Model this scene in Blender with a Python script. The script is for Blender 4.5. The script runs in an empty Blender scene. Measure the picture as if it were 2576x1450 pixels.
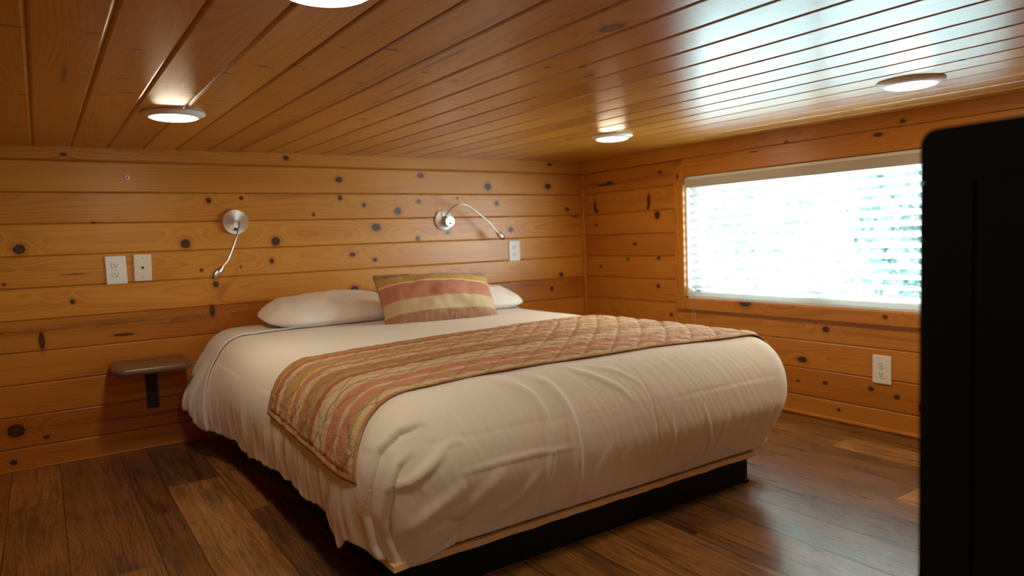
import bpy, bmesh, math, random
import numpy as np
from mathutils import Vector, Matrix, Euler
from mathutils.bvhtree import BVHTree

C = bpy.context.scene.collection
random.seed(7)
PI = math.pi

# ------------------------------------------------------------------ camera
FPX = 1749.94
cd = bpy.data.cameras.new('camera')
cd.sensor_width = 36.0
cd.lens = FPX / 2576 * 36.0
cd.clip_start = 0.02
cd.dof.use_dof = True
cd.dof.focus_distance = 1.9
cd.dof.aperture_fstop = 2.8
cam = bpy.data.objects.new('camera', cd)
C.objects.link(cam)
cam.matrix_world = (Matrix.Translation((-2.9005, -3.4391, 0.8721))
                    @ Matrix.Rotation(math.radians(-34.072), 4, 'Z')
                    @ Matrix.Rotation(math.radians(85.892), 4, 'X')
                    @ Matrix.Rotation(math.radians(-2.102), 4, 'Z'))
bpy.context.scene.camera = cam

# ------------------------------------------------------------------ view / world / light levels
vs = bpy.context.scene.view_settings
vs.view_transform = 'Standard'
vs.look = 'None'
vs.gamma = 1.0
vs.use_curve_mapping = False
vs.exposure = 0.34
LAMP = 68.0
LAMP_COL = (1.0, 0.86, 0.62)
SKY = 30.0
SKY_COL = (0.66, 0.90, 1.0)
bpy.context.scene.cycles.max_bounces = 8
bpy.context.scene.cycles.diffuse_bounces = 5
bpy.context.scene.cycles.adaptive_threshold = 0.02
bpy.context.scene.cycles.sample_clamp_indirect = 6.0

w = bpy.data.worlds.new('world')
bpy.context.scene.world = w
w.use_nodes = True
bg = w.node_tree.nodes['Background']
bg.inputs[0].default_value = (*SKY_COL, 1)
bg.inputs[1].default_value = SKY

pl = bpy.data.lights.new('window_portal', 'AREA')
pl.shape = 'RECTANGLE'
pl.size = 1.5
pl.size_y = 0.66
pl.cycles.is_portal = True
po = bpy.data.objects.new('window_portal', pl)
C.objects.link(po)
po.location = (0.115, -1.60, 0.84)
po.rotation_euler = Matrix(((0, 0, 1), (1, 0, 0), (0, 1, 0))).to_euler()   # local -Z looks towards -X

# ------------------------------------------------------------------ helpers
def vnoise(x, y, seed=0):
    x = np.asarray(x, float); y = np.asarray(y, float)
    xi = np.floor(x).astype(np.int64); yi = np.floor(y).astype(np.int64)
    fx = x - xi; fy = y - yi
    fx = fx * fx * (3 - 2 * fx); fy = fy * fy * (3 - 2 * fy)
    def h(a, b):
        n = (a * 374761393 + b * 668265263 + seed * 1442695041) & 0x7fffffff
        n = ((n ^ (n >> 13)) * 1274126177) & 0x7fffffff
        n = (n ^ (n >> 16)) & 0xffff
        return n / 65535.0 * 2 - 1
    return ((h(xi, yi) * (1 - fx) + h(xi + 1, yi) * fx) * (1 - fy)
            + (h(xi, yi + 1) * (1 - fx) + h(xi + 1, yi + 1) * fx) * fy)

def sstep(a, b, x):
    t = np.clip((x - a) / (b - a), 0, 1)
    return t * t * (3 - 2 * t)

def np_mesh(name, V, F, smooth=False):
    """V (n,3) array, F (m,4) quads"""
    me = bpy.data.meshes.new(name)
    V = np.ascontiguousarray(V, dtype=np.float32); F = np.ascontiguousarray(F, dtype=np.int32)
    me.vertices.add(len(V)); me.vertices.foreach_set('co', V.ravel())
    k = F.shape[1]
    me.loops.add(F.size); me.loops.foreach_set('vertex_index', F.ravel())
    me.polygons.add(len(F))
    me.polygons.foreach_set('loop_start', np.arange(0, F.size, k, dtype=np.int32))
    me.polygons.foreach_set('use_smooth', np.full(len(F), smooth, dtype=bool))
    me.update(calc_edges=True)
    return me

def grid_faces(nu, nv, closed=False):
    a = np.arange(nu if closed else nu - 1); b = np.arange(nv - 1)
    A, B = np.meshgrid(a, b, indexing='ij')
    A2 = (A + 1) % nu
    return np.stack([A * nv + B, A2 * nv + B, A2 * nv + B + 1, A * nv + B + 1], -1).reshape(-1, 4)

def obj(name, me, m=None, parent=None, smooth=None, loc=None, rot=None):
    if isinstance(me, bmesh.types.BMesh):
        b = me; me = bpy.data.meshes.new(name); b.normal_update(); b.to_mesh(me); b.free()
    o = bpy.data.objects.new(name, me)
    C.objects.link(o)
    if m: me.materials.append(m)
    if smooth is not None:
        for p in me.polygons: p.use_smooth = smooth
    if parent: o.parent = parent
    if loc is not None: o.location = loc
    if rot is not None: o.rotation_euler = rot
    return o

def tag(o, label=None, cat=None, group=None, kind=None):
    if label: o['label'] = label
    if cat: o['category'] = cat
    if group: o['group'] = group
    if kind: o['kind'] = kind
    return o

def empty(name, loc=(0, 0, 0), rot=(0, 0, 0)):
    o = bpy.data.objects.new(name, None); C.objects.link(o)
    o.location = loc; o.rotation_euler = rot; o.empty_display_size = 0.05
    return o

def struct(o):
    o['kind'] = 'structure'; return o

def bx(bm, lo, hi, bevel=0.0, seg=2):
    x0, y0, z0 = lo; x1, y1, z1 = hi
    r = bmesh.ops.create_cube(bm, size=1.0)
    vs_ = r['verts']
    bmesh.ops.scale(bm, vec=(abs(x1 - x0), abs(y1 - y0), abs(z1 - z0)), verts=vs_)
    bmesh.ops.translate(bm, vec=((x0 + x1) / 2, (y0 + y1) / 2, (z0 + z1) / 2), verts=vs_)
    if bevel > 0:
        es = list({e for v in vs_ for e in v.link_edges})
        bmesh.ops.bevel(bm, geom=es, offset=bevel, segments=seg, affect='EDGES', profile=0.5)
    return bm

def box(lo, hi, bevel=0.0, seg=2):
    return bx(bmesh.new(), lo, hi, bevel, seg)

def lathe(prof, n=48, M=None):
    """profile [(r,z)] around Z"""
    bm = bmesh.new(); rings = []
    for r, z in prof:
        if r < 1e-6:
            rings.append([bm.verts.new((0, 0, z))])
        else:
            rings.append([bm.verts.new((r * math.cos(2 * PI * i / n), r * math.sin(2 * PI * i / n), z)) for i in range(n)])
    for A, B in zip(rings, rings[1:]):
        for i in range(n):
            j = (i + 1) % n
            if len(A) == 1 and len(B) == 1: continue
            if len(A) == 1: bm.faces.new((A[0], B[j], B[i]))
            elif len(B) == 1: bm.faces.new((A[i], A[j], B[0]))
            else: bm.faces.new((A[i], A[j], B[j], B[i]))
    bmesh.ops.recalc_face_normals(bm, faces=bm.faces)
    if M: bmesh.ops.transform(bm, matrix=M, verts=bm.verts)
    return bm

def tube(pts, rad, n=10, sub=6):
    """catmull-rom tube; rad is a number or a list, one per control point"""
    P = [Vector(p) for p in pts]
    if not isinstance(rad, (list, tuple)): rad = [rad] * len(P)
    Q = []; R = []
    for i in range(len(P) - 1):
        p0 = P[max(i - 1, 0)]; p1 = P[i]; p2 = P[i + 1]; p3 = P[min(i + 2, len(P) - 1)]
        for k in range(sub):
            t = k / sub
            Q.append(0.5 * ((2 * p1) + (p2 - p0) * t + (2 * p0 - 5 * p1 + 4 * p2 - p3) * t * t + (3 * p1 - p0 - 3 * p2 + p3) * t ** 3))
            R.append(rad[i] * (1 - t) + rad[i + 1] * t)
    Q.append(P[-1]); R.append(rad[-1])
    bm = bmesh.new(); rings = []
    up = Vector((0, 0, 1)); T0 = (Q[1] - Q[0]).normalized()
    if abs(T0.dot(up)) > 0.95: up = Vector((1, 0, 0))
    N = T0.cross(up).normalized()
    for i, q in enumerate(Q):
        T = (Q[min(i + 1, len(Q) - 1)] - Q[max(i - 1, 0)]).normalized()
        N = (N - T * N.dot(T)).normalized(); B = T.cross(N)
        rings.append([bm.verts.new(q + (N * math.cos(2 * PI * k / n) + B * math.sin(2 * PI * k / n)) * R[i]) for k in range(n)])
    for A, B_ in zip(rings, rings[1:]):
        for k in range(n):
            bm.faces.new((A[k], A[(k + 1) % n], B_[(k + 1) % n], B_[k]))
    bm.faces.new(rings[0][::-1]); bm.faces.new(rings[-1])
    bmesh.ops.recalc_face_normals(bm, faces=bm.faces)
    return bm

# ------------------------------------------------------------------ node helpers / materials
class NT:
    def __init__(s, name):
        s.m = bpy.data.materials.new(name); s.m.use_nodes = True
        s.t = s.m.node_tree; s.b = s.t.nodes['Principled BSDF']
    def n(s, typ, **kw):
        nd = s.t.nodes.new(typ)
        for k, v in kw.items():
            if k == 'ins':
                for kk, vv in v.items():
                    if isinstance(vv, bpy.types.NodeSocket): s.t.links.new(vv, nd.inputs[kk])
                    else: nd.inputs[kk].default_value = vv
            else: setattr(nd, k, v)
        return nd
    def math(s, op, a, b=None, c=None, clamp=False):
        nd = s.t.nodes.new('ShaderNodeMath'); nd.operation = op; nd.use_clamp = clamp
        for i, v in enumerate((a, b, c)):
            if v is None: continue
            if isinstance(v, bpy.types.NodeSocket): s.t.links.new(v, nd.inputs[i])
            else: nd.inputs[i].default_value = v
        return nd.outputs[0]
    def ss(s, x, a, b):
        nd = s.n('ShaderNodeMapRange', interpolation_type='SMOOTHSTEP', ins={'Value': x, 'From Min': a, 'From Max': b})
        return nd.outputs[0]
    def mix(s, fac, a, b, mode='MIX'):
        nd = s.t.nodes.new('ShaderNodeMix'); nd.data_type = 'RGBA'; nd.blend_type = mode
        for i, v in ((0, fac), (6, a), (7, b)):
            if isinstance(v, bpy.types.NodeSocket): s.t.links.new(v, nd.inputs[i])
            else: nd.inputs[i].default_value = v if i == 0 else ((*v, 1) if len(v) == 3 else v)
        return nd.outputs[2]
    def set(s, **kw):
        for k, v in kw.items():
            k = k.replace('_', ' ')
            if isinstance(v, bpy.types.NodeSocket): s.t.links.new(v, s.b.inputs[k])
            else: s.b.inputs[k].default_value = v
        return s
    def xyz(s, v):
        nd = s.n('ShaderNodeSeparateXYZ', ins={0: v}); return nd.outputs
    def comb(s, x, y, z):
        return s.n('ShaderNodeCombineXYZ', ins={0: x, 1: y, 2: z}).outputs[0]
    def noise(s, vec, scale=1.0, detail=3.0, rough=0.55, dist=0.0):
        return s.n('ShaderNodeTexNoise', ins={'Vector': vec, 'Scale': scale, 'Detail': detail, 'Roughness': rough, 'Distortion': dist}).outputs[0]
    def bump(s, h, strength=0.3, dist=0.001):
        nd = s.n('ShaderNodeBump', ins={'Height': h, 'Strength': strength, 'Distance': dist})
        s.t.links.new(nd.outputs[0], s.b.inputs['Normal']); return nd.outputs[0]

def simple(name, col, rough=0.5, metal=0.0, nscale=60.0, var=0.06, bump=0.0, **kw):
    t = NT(name)
    tc = t.n('ShaderNodeTexCoord')
    n = t.noise(tc.outputs['Object'], nscale, 3)
    d = tuple(c * (1 - var) for c in col); u = tuple(min(1, c * (1 + var)) for c in col)
    t.set(Base_Color=t.mix(n, d, u), Roughness=rough, Metallic=metal, **kw)
    if bump: t.bump(n, bump, 0.001)
    return t.m

def pine(name, light, mid, dark, knot, rough=0.32, coat=0.0):
    t = NT(name)
    A = t.n('ShaderNodeAttribute', attribute_name='wd').outputs['Vector']
    K = t.n('ShaderNodeAttribute', attribute_name='wk').outputs['Vector']
    s_, tt, g = t.xyz(A)[0:3]
    kd, rnd, grv = t.xyz(K)[0:3]
    seed = t.math('MULTIPLY', rnd, 37.0)
    # broad tone patches along the board
    broad = t.noise(t.comb(t.math('MULTIPLY', s_, 1.3), t.math('MULTIPLY', tt, 7.0), seed), 1.0, 3, 0.6)
    # annual rings: fine contour lines of g
    ringn = t.noise(t.comb(t.math('MULTIPLY', s_, 0.5), t.math('MULTIPLY', g, 95.0), seed), 1.0, 4, 0.65)
    rl = t.math('FRACT', t.math('MULTIPLY', g, 105.0))
    rl = t.math('POWER', rl, 2.6)
    fib = t.noise(t.comb(t.math('MULTIPLY', s_, 9.0), t.math('MULTIPLY', tt, 420.0), seed), 1.0, 3, 0.6)
    c = t.mix(broad, light, mid)
    c = t.mix(t.math('MULTIPLY', t.ss(ringn, 0.42, 0.68), 0.42), c, mid)
    c = t.mix(t.math('MULTIPLY', rl, t.math('MULTIPLY', t.ss(broad, 0.25, 0.70), 0.50)), c, dark)
    c = t.mix(t.math('MULTIPLY', t.ss(ringn, 0.58, 0.78), 0.42), c, dark)
    c = t.mix(t.math('MULTIPLY', fib, 0.14), c, dark)
    # board to board tone
    T2 = t.n('ShaderNodeAttribute', attribute_name='wt').outputs['Vector']; tone, strk, _z = t.xyz(T2)[0:3]
    sn = t.noise(t.comb(t.math('MULTIPLY', s_, 5.0), t.math('MULTIPLY', tt, 150.0), seed), 1.0, 4, 0.7)
    c = t.mix(t.math('MULTIPLY', strk, t.ss(sn, 0.38, 0.60)), c, t.mix(0.5, dark, (0.10, 0.030, 0.010)))
    c = t.mix(1.0, c, t.mix(tone, (0.74, 0.60, 0.45), (1.10, 1.15, 1.2)), 'MULTIPLY')
    # knots: reddish halo, dark ring, brown heart
    kn = t.noise(t.comb(t.math('MULTIPLY', s_, 90.0), t.math('MULTIPLY', tt, 90.0), seed), 1.0, 2)
    kk = t.math('ADD', kd, t.math('MULTIPLY', t.math('SUBTRACT', kn, 0.5), 0.5))
    halo = t.math('SUBTRACT', 1.0, t.ss(kk, 1.0, 2.3))
    c = t.mix(t.math('MULTIPLY', halo, 0.45), c, dark)
    core = t.math('SUBTRACT', 1.0, t.ss(kk, 0.85, 1.15))
    kc = t.mix(t.ss(kk, 0.45, 0.95), knot, tuple(k * 0.35 for k in knot))
    c = t.mix(core, c, kc)
    c = t.mix(t.math('MULTIPLY', grv, 0.6), c, tuple(d * 0.30 for d in dark))
    r = t.math('ADD', rough - 0.06, t.math('MULTIPLY', fib, 0.12))
    t.set(Base_Color=c, Roughness=r, Specular_IOR_Level=0.5, Coat_Weight=coat, Coat_Roughness=0.22)
    h = t.math('ADD', t.math('MULTIPLY', ringn, 0.7), t.math('MULTIPLY', fib, 0.5))
    nb = t.bump(h, 0.22, 0.0012)
    if coat: t.t.links.new(nb, t.b.inputs['Coat Normal'])
    return t.m

LIGHT = (0.75, 0.340, 0.045); MID = (0.62, 0.225, 0.023); DARK = (0.30, 0.070, 0.007); KNOT = (0.075, 0.030, 0.014)
M_WALL = pine('pine_wall', LIGHT, MID, DARK, KNOT, 0.36)
M_CEIL = pine('pine_ceiling', (0.71, 0.345, 0.052), (0.57, 0.235, 0.026), (0.27, 0.075, 0.009), (0.09, 0.04, 0.015), 0.30, 0.30)
M_TRIM = pine('pine_trim', (0.73, 0.33, 0.048), (0.60, 0.22, 0.024), (0.30, 0.075, 0.008), KNOT, 0.36)

def wood_attrs(me, s, t, g, kd, rnd, grv, tone=None, strk=None):
    if tone is None: tone = np.full(s.shape, 0.5)
    if strk is None: strk = np.zeros(s.shape)
    a = me.attributes.new('wt', 'FLOAT_VECTOR', 'POINT')
    a.data.foreach_set('vector', np.stack([tone, strk, strk], -1).astype(np.float32).ravel())
    a = me.attributes.new('wd', 'FLOAT_VECTOR', 'POINT')
    a.data.foreach_set('vector', np.stack([s, t, g], -1).astype(np.float32).ravel())
    a = me.attributes.new('wk', 'FLOAT_VECTOR', 'POINT')
    a.data.foreach_set('vector', np.stack([kd, rnd, grv], -1).astype(np.float32).ravel())

def knot_field(S, T, knots):
    kd = np.full(S.shape, 4.0); push = np.zeros(S.shape)
    for ks, kt, a, b in knots:
        dx = (S - ks); dy = (T - kt)
        m = (np.abs(dx) < a * 8) & (np.abs(dy) < b * 8)
        if not m.any(): continue
        d = np.sqrt((dx[m] / a) ** 2 + (dy[m] / b) ** 2)
        kd[m] = np.minimum(kd[m], np.clip(d, 0, 4))
        e = np.exp(-((dx[m] / (3.2 * a)) ** 2 + (dy[m] / (3.0 * b)) ** 2))
        push[m] += e * b * 1.6
    return kd, push

def board_field(S, T, t0, bw, seed):
    """ring distance field of a plain sawn board: cathedral arches"""
    r = np.random.RandomState(seed)
    mode = r.rand()
    c0 = t0 + bw * (0.5 + (r.rand() - 0.5) * (0.5 if mode < 0.6 else 2.4))
    cl = c0 + 0.012 * vnoise(S * 0.9, np.zeros_like(S) + seed, seed)
    hgt = 0.055 * (1 + vnoise(S * 1.1, np.zeros_like(S) + seed * 3.1, seed + 5)) + 0.01
    return np.sqrt((T - cl) ** 2 + hgt ** 2) + 0.002 * vnoise(S * 6, T * 40, seed + 9)

def board_panel(name, to_world, s_vals, t_edges, knots, mat, seed, nt=24, tcuts=(), hole=None, parent=None, groove=0.004, gw=0.0042, tones=None, streaks=()):
    """boards run along s; t_edges their joints; to_world(S,T,D) -> xyz with D the depth out of the face"""
    Vs = []; Fs = []; at = {k: [] for k in 'stgkrvnx'}; off = 0
    for i in range(len(t_edges) - 1):
        a, b = t_edges[i], t_edges[i + 1]
        tv = np.concatenate([[a, a + gw * 0.35, a + gw * 0.75, a + gw * 1.3], np.linspace(a + gw * 2, b - gw * 2, nt), [b - gw * 1.3, b - gw * 0.75, b - gw * 0.35, b]])
        tv = np.unique(np.concatenate([tv, [c for c in tcuts if a < c < b]]))
        S, T = np.meshgrid(s_vals, tv, indexing='ij')
        e = np.minimum(T - a, b - T)
        D = -groove * (1 - np.clip(e / (gw * 1.3), 0, 1) ** 0.7)
        rnd = (math.sin((seed + 1) * 12.9898 + i * 78.233) * 43758.5453) % 1.0
        kd, push = knot_field(S, T, knots)
        G = board_field(S, T, a, b - a, seed * 100 + i) + push
        grv = np.clip(1 - e / (gw * 0.85), 0, 1)
        W = to_world(S, T, D)
        Vs.append(W.reshape(-1, 3))
        F = grid_faces(len(s_vals), len(tv)) + off
        if hole:
            sc = (S[:-1, :-1] + S[1:, 1:]).ravel() / 2; tc = (T[:-1, :-1] + T[1:, 1:]).ravel() / 2
            keep = ~((sc > hole[0]) & (sc < hole[1]) & (tc > hole[2]) & (tc < hole[3]))
            F = F[keep]
        Fs.append(F); off += S.size
        tn = (rnd * 13.7) % 1.0
        if tones and i in tones: tn = tones[i]
        sk = np.zeros(S.shape)
        for (s0_, s1_, tc_, hw, amp) in streaks:
            if not (a - 0.01 < tc_ < b + 0.01): continue
            cen = tc_ + 0.35 * hw * vnoise(S * 3.0, S * 0 + tc_ * 9, 77)
            ww = hw * (0.75 + 0.4 * vnoise(S * 2.3, S * 0, 78))
            sk = np.maximum(sk, amp * np.exp(-((T - cen) / ww) ** 2) * sstep(s0_ - 0.12, s0_ + 0.06, S) * (1 - sstep(s1_ - 0.06, s1_ + 0.12, S)))
        for k, v in zip('stgkrvnx', (S, T - a, G, kd, np.full(S.shape, rnd), grv, np.full(S.shape, tn), sk)): at[k].append(v.ravel())
    me = np_mesh(name, np.concatenate(Vs), np.concatenate(Fs))
    wood_attrs(me, *[np.concatenate(at[k]) for k in 'stgkrvnx'])
    return obj(name, me, mat, parent)

def trim_board(name, lo, hi, axis, knots=(), mat=None, seed=1, bevel=0.003, parent=None):
    """solid board as a bevelled box, subdivided along its length, wood attributes from its position"""
    bm = box(lo, hi, bevel, 2)
    ln = hi[axis] - lo[axis]
    n = max(2, int(abs(ln) / 0.008))
    if abs(ln) > 0.03:
        for i in range(1, n):
            co = [0, 0, 0]; co[axis] = lo[axis] + ln * i / n
            no = [0, 0, 0]; no[axis] = 1
            bmesh.ops.bisect_plane(bm, geom=bm.verts[:] + bm.edges[:] + bm.faces[:], plane_co=co, plane_no=no)
    oth = [k for k in range(3) if k != axis]
    wide = max(oth, key=lambda k: abs(hi[k] - lo[k]))
    nn = int(abs(hi[wide] - lo[wide]) / 0.008)
    for i in range(1, nn):
        co = [0, 0, 0]; co[wide] = lo[wide] + (hi[wide] - lo[wide]) * i / nn
        no = [0, 0, 0]; no[wide] = 1
        bmesh.ops.bisect_plane(bm, geom=bm.verts[:] + bm.edges[:] + bm.faces[:], plane_co=co, plane_no=no)
    o = obj(name, bm, mat or M_TRIM, parent)
    me = o.data
    V = np.empty(len(me.vertices) * 3, np.float32); me.vertices.foreach_get('co', V); V = V.reshape(-1, 3).astype(float)
    S = V[:, axis]; T = V[:, wide] + 0.6 * V[:, [k for k in oth if k != wide][0]]
    kd, push = knot_field(S, V[:, wide], knots)
    G = board_field(S, T, lo[wide], abs(hi[wide] - lo[wide]), seed) + push
    wood_attrs(me, S, T - lo[wide], G, kd, np.full(S.shape, (seed * 0.377) % 1.0), np.zeros_like(S))
    return o

# ================================================================== ROOM
BW = 0.13            # board face
Z1 = 1.26            # joint under the ceiling trim
XL, YR = -3.95, -4.25   # left wall, rear wall
def zc(x, y):        # the ceiling dips very slightly towards the middle of the room
    return 1.335 + 0.0075 * np.maximum(x, -3.0) + 0.008 * np.maximum(y, -2.4)

BK = [(-2.964,0.899,0.021,0.019),(-2.349,0.9,0.02,0.02),(-1.946,0.899,0.021,0.021),(-1.972,0.804,0.011,0.012),(-2.239,1.095,0.011,0.013),(-2.094,1.106,0.009,0.008),(-1.753,1.025,0.008,0.009),(-2.231,0.708,0.012,0.013),(-2.797,0.673,0.009,0.01),(-2.289,0.777,0.007,0.007),(-2.915,0.521,0.010,0.035),(-2.254,0.587,0.011,0.025),(-1.613,1.201,0.019,0.014),(-1.149,1.23,0.019,0.013),(-0.718,1.175,0.022,0.021),(-0.281,1.182,0.022,0.015),(-1.612,1.109,0.012,0.013),(-1.486,1.072,0.011,0.01),(-1.168,1.09,0.012,0.011),(-1.294,1.039,0.019,0.019),(-0.926,1.108,0.008,0.007),(-0.662,1.078,0.014,0.012),(-0.133,1.039,0.013,0.01),(-1.423,0.955,0.024,0.019),(-1.183,0.889,0.012,0.013),(-0.568,0.922,0.017,0.014),(-0.997,0.915,0.013,0.009),(-1.561,0.817,0.016,0.011),(-1.439,0.784,0.013,0.01),(-1.56,0.637,0.02,0.018),(-0.958,0.653,0.02,0.016),(-0.197,0.632,0.016,0.012),(-0.276,0.548,0.012,0.013),(-0.261,0.39,0.019,0.008),(-3.024,0.76,0.007,0.005),(-3.043,0.037,0.012,0.01),(-3.027,0.165,0.03,0.026),(-0.067,0.994,0.023,0.005),(-2.7,1.003,0.008,0.004),(-2.28,0.024,0.014,0.008),(-2.926,0.121,0.012,0.008),(-2.115,0.783,0.005,0.006),(-2.779,0.788,0.05,0.0022),(-2.62,0.515,0.04,0.006),(-2.35,0.13,0.06,0.005),(-3.3,0.6,0.02,0.015),(-3.5,1.0,0.02,0.02)]
BK_TRIM = [(-2.788,1.283,0.013,0.007),(-1.88,1.298,0.015,0.011),(-0.276,1.313,0.016,0.008)]
RK = [(-0.112,1.05,0.011,0.035),(-0.13,1.02,0.012,0.012),(-0.576,1.057,0.012,0.034),(-0.570,1.02,0.012,0.012),(-0.639,0.972,0.021,0.02),(-0.118,0.933,0.012,0.008),(-0.456,0.811,0.016,0.009),(-0.396,0.722,0.01,0.009),(-0.644,0.728,0.012,0.009),(-0.153,0.676,0.011,0.007),(-0.636,0.569,0.012,0.011),(-0.667,1.21,0.015,0.007),(-1.656,0.411,0.016,0.014),(-1.537,0.259,0.024,0.013),(-1.514,0.156,0.009,0.006),(-1.651,0.166,0.012,0.008),(-1.861,0.172,0.014,0.009),(-1.969,0.155,0.012,0.009),(-1.715,0.054,0.007,0.007),(-0.731,0.412,0.012,0.009),(-0.221,1.177,0.088,0.006),(-0.25,1.185,0.025,0.010),(-2.07,0.128,0.014,0.015)]
CK = [(-2.336,-1.878,0.036,0.02),(-1.993,-1.788,0.012,0.007),(-2.033,-1.707,0.014,0.007),(-1.761,-1.927,0.009,0.008),(-1.963,-1.625,0.025,0.005),(-1.63,-2.151,0.008,0.014),(-1.057,-2.146,0.009,0.014),(-1.083,-1.919,0.009,0.014),(-1.754,-2.7,0.004,0.017),(-1.845,-2.784,0.004,0.019),(-1.119,-2.589,0.006,0.012),(-1.44,-2.821,0.10,0.0045),(-1.831,-2.913,0.006,0.03),(-1.138,-2.902,0.006,0.016),(-1.443,-2.695,0.004,0.022),(-1.219,-2.723,0.005,0.018),(-1.435,-2.76,0.003,0.035),(-1.747,-2.357,0.005,0.018),(-1.713,-2.427,0.005,0.016),(-1.605,-2.494,0.004,0.03),(-1.847,-2.236,0.008,0.007),(-1.384,-1.682,0.012,0.007),(-1.385,-1.644,0.010,0.007),(-1.453,-1.607,0.009,0.007),(-1.21,-1.128,0.014,0.009),(-0.875,-0.818,0.018,0.010),(-1.524,-1.494,0.010,0.008),(-1.752,-1.07,0.011,0.009),(-1.952,-2.32,0.006,0.006),(-2.241,-1.342,0.018,0.012),(-2.492,-1.319,0.016,0.012),(-2.336,-1.405,0.016,0.012),(-1.513,-2.258,0.006,0.01),(-1.049,-2.203,0.006,0.014),(-0.379,-2.155,0.006,0.022),(-1.2,-1.838,0.010,0.007),(-1.165,-2.438,0.004,0.03),(-1.328,-2.52,0.004,0.024),(-1.95,-2.07,0.12,0.005),(-1.6,-2.03,0.10,0.004),(-1.4,-2.0,0.05,0.004)]
rk = np.random.RandomState(11)
for _ in range(46):
    CK.append((-0.2 - 2.9 * rk.rand(), -3.2 + 3.15 * rk.rand(), 0.004 + 0.006 * rk.rand(), 0.004 + 0.014 * rk.rand()))

def svals(a, b, fine, lo=None, hi=None, coarse=0.03, extra=()):
    lo = a if lo is None else lo; hi = b if hi is None else hi
    p = [np.arange(lo, hi, fine)]
    if lo > a: p.append(np.arange(a, lo, coarse))
    if hi < b: p.append(np.arange(hi, b, coarse))
    p.append([a, b, *extra])
    v = np.unique(np.round(np.concatenate(p), 4))
    return v[np.concatenate([[True], np.diff(v) > 5e-4])]

wall_edges = [-0.04] + [Z1 - BW * k for k in range(9, -1, -1)] + [1.37]
wb = board_panel('wall_back', lambda S, T, D: np.stack([S, -D, T], -1), svals(XL, 0.02, 0.0045, -3.15, 0.02), wall_edges, BK, M_WALL, 3,
                 tones={10: 0.35, 9: 0.45, 8: 0.5, 7: 0.75, 6: 0.7, 5: 0.8, 4: 0.15, 3: 0.5, 2: 0.45, 1: 0.15, 0: 0.3},
                 streaks=[(-3.3, -2.3, 0.565, 0.030, 0.75), (-2.5, -1.2, 0.60, 0.012, 0.4), (-3.2, -2.75, 0.165, 0.03, 0.6), (-2.75, -2.1, 0.15, 0.018, 0.8), (-2.6, -2.2, 0.31, 0.012, 0.4), (-0.85, -0.35, 0.585, 0.02, 0.55), (-3.0, -2.5, 0.05, 0.015, 0.35)])
struct(wb)
HOLE = (-2.36, -0.846, 0.512, 1.165)
wr = board_panel('wall_right', lambda S, T, D: np.stack([-D, S, T], -1), svals(YR, 0.02, 0.0045, -2.6, 0.02, extra=HOLE[:2]),
                 wall_edges, RK, M_WALL, 5, tones={10: 0.35, 9: 0.3, 8: 0.55, 7: 0.4, 6: 0.15, 5: 0.45, 4: 0.5, 3: 0.6, 2: 0.55, 1: 0.12, 0: 0.5},
                 streaks=[(-0.75, -0.05, 1.185, 0.014, 0.8), (-0.75, -0.1, 1.06, 0.02, 0.3), (-2.1, -1.4, 0.15, 0.02, 0.3), (-2.1, -1.2, 0.40, 0.012, 0.3)], tcuts=HOLE[2:], hole=HOLE)
struct(wr)
wl = board_panel('wall_left', lambda S, T, D: np.stack([XL + D, S, T], -1), svals(YR, 0.02, 0.05), wall_edges, [], M_WALL, 8, nt=4)
struct(wl)
wq = board_panel('wall_rear', lambda S, T, D: np.stack([S, YR + D, T], -1), svals(XL, 0.02, 0.05), wall_edges, [], M_WALL, 9, nt=4)
struct(wq)
# ceiling: boards run from the back wall towards the camera
ce = [-0.004 - 0.1312 * k for k in range(31)][::-1]
ce = [XL - 0.02] + [e for e in ce if e > XL] + [0.02]
cl = board_panel('ceiling', lambda S, T, D: np.stack([T, S, zc(T, S) - D], -1), svals(YR, 0.02, 0.006, -3.0, 0.02), ce,
                 CK, M_CEIL, 21, nt=22, gw=0.0060, groove=0.005, streaks=[(-2.25, 0.0, -2.125, 0.020, 0.95), (-2.0, -1.3, -1.885, 0.012, 0.4), (-2.6, -1.3, -1.62, 0.012, 0.3), (-2.2, -0.2, -1.37, 0.012, 0.25)])
struct(cl)
# solid shell behind the boards keeps the daylight out
M_SHELL = simple('shell', (0.30, 0.13, 0.04), 0.8)
bm = bmesh.new()
bx(bm, (XL - 0.12, YR - 0.12, 1.36), (0.14, 0.14, 1.44))
struct(obj('ceiling_backing', bm, M_SHELL))
bm = bmesh.new()
bx(bm, (XL - 0.12, 0.012, -0.1), (0.14, 0.12, 1.40)); struct(obj('wall_back_sheathing', bm, M_SHELL))
bm = bmesh.new()
bx(bm, (0.010, HOLE[1], -0.1), (0.12, 0.10, 1.40)); bx(bm, (0.010, YR - 0.1, -0.1), (0.12, HOLE[0], 1.40))
bx(bm, (0.010, HOLE[0], HOLE[3]), (0.12, HOLE[1], 1.40)); bx(bm, (0.010, HOLE[0], -0.1), (0.12, HOLE[1], HOLE[2]))
struct(obj('wall_right_sheathing', bm, M_SHELL))
struct(obj('wall_left_sheathing', box((XL - 0.12, YR - 0.1, -0.1), (XL - 0.010, 0.1, 1.40)), M_SHELL))
struct(obj('wall_rear_sheathing', box((XL - 0.12, YR - 0.12, -0.1), (0.14, YR - 0.010, 1.40)), M_SHELL))

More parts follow.
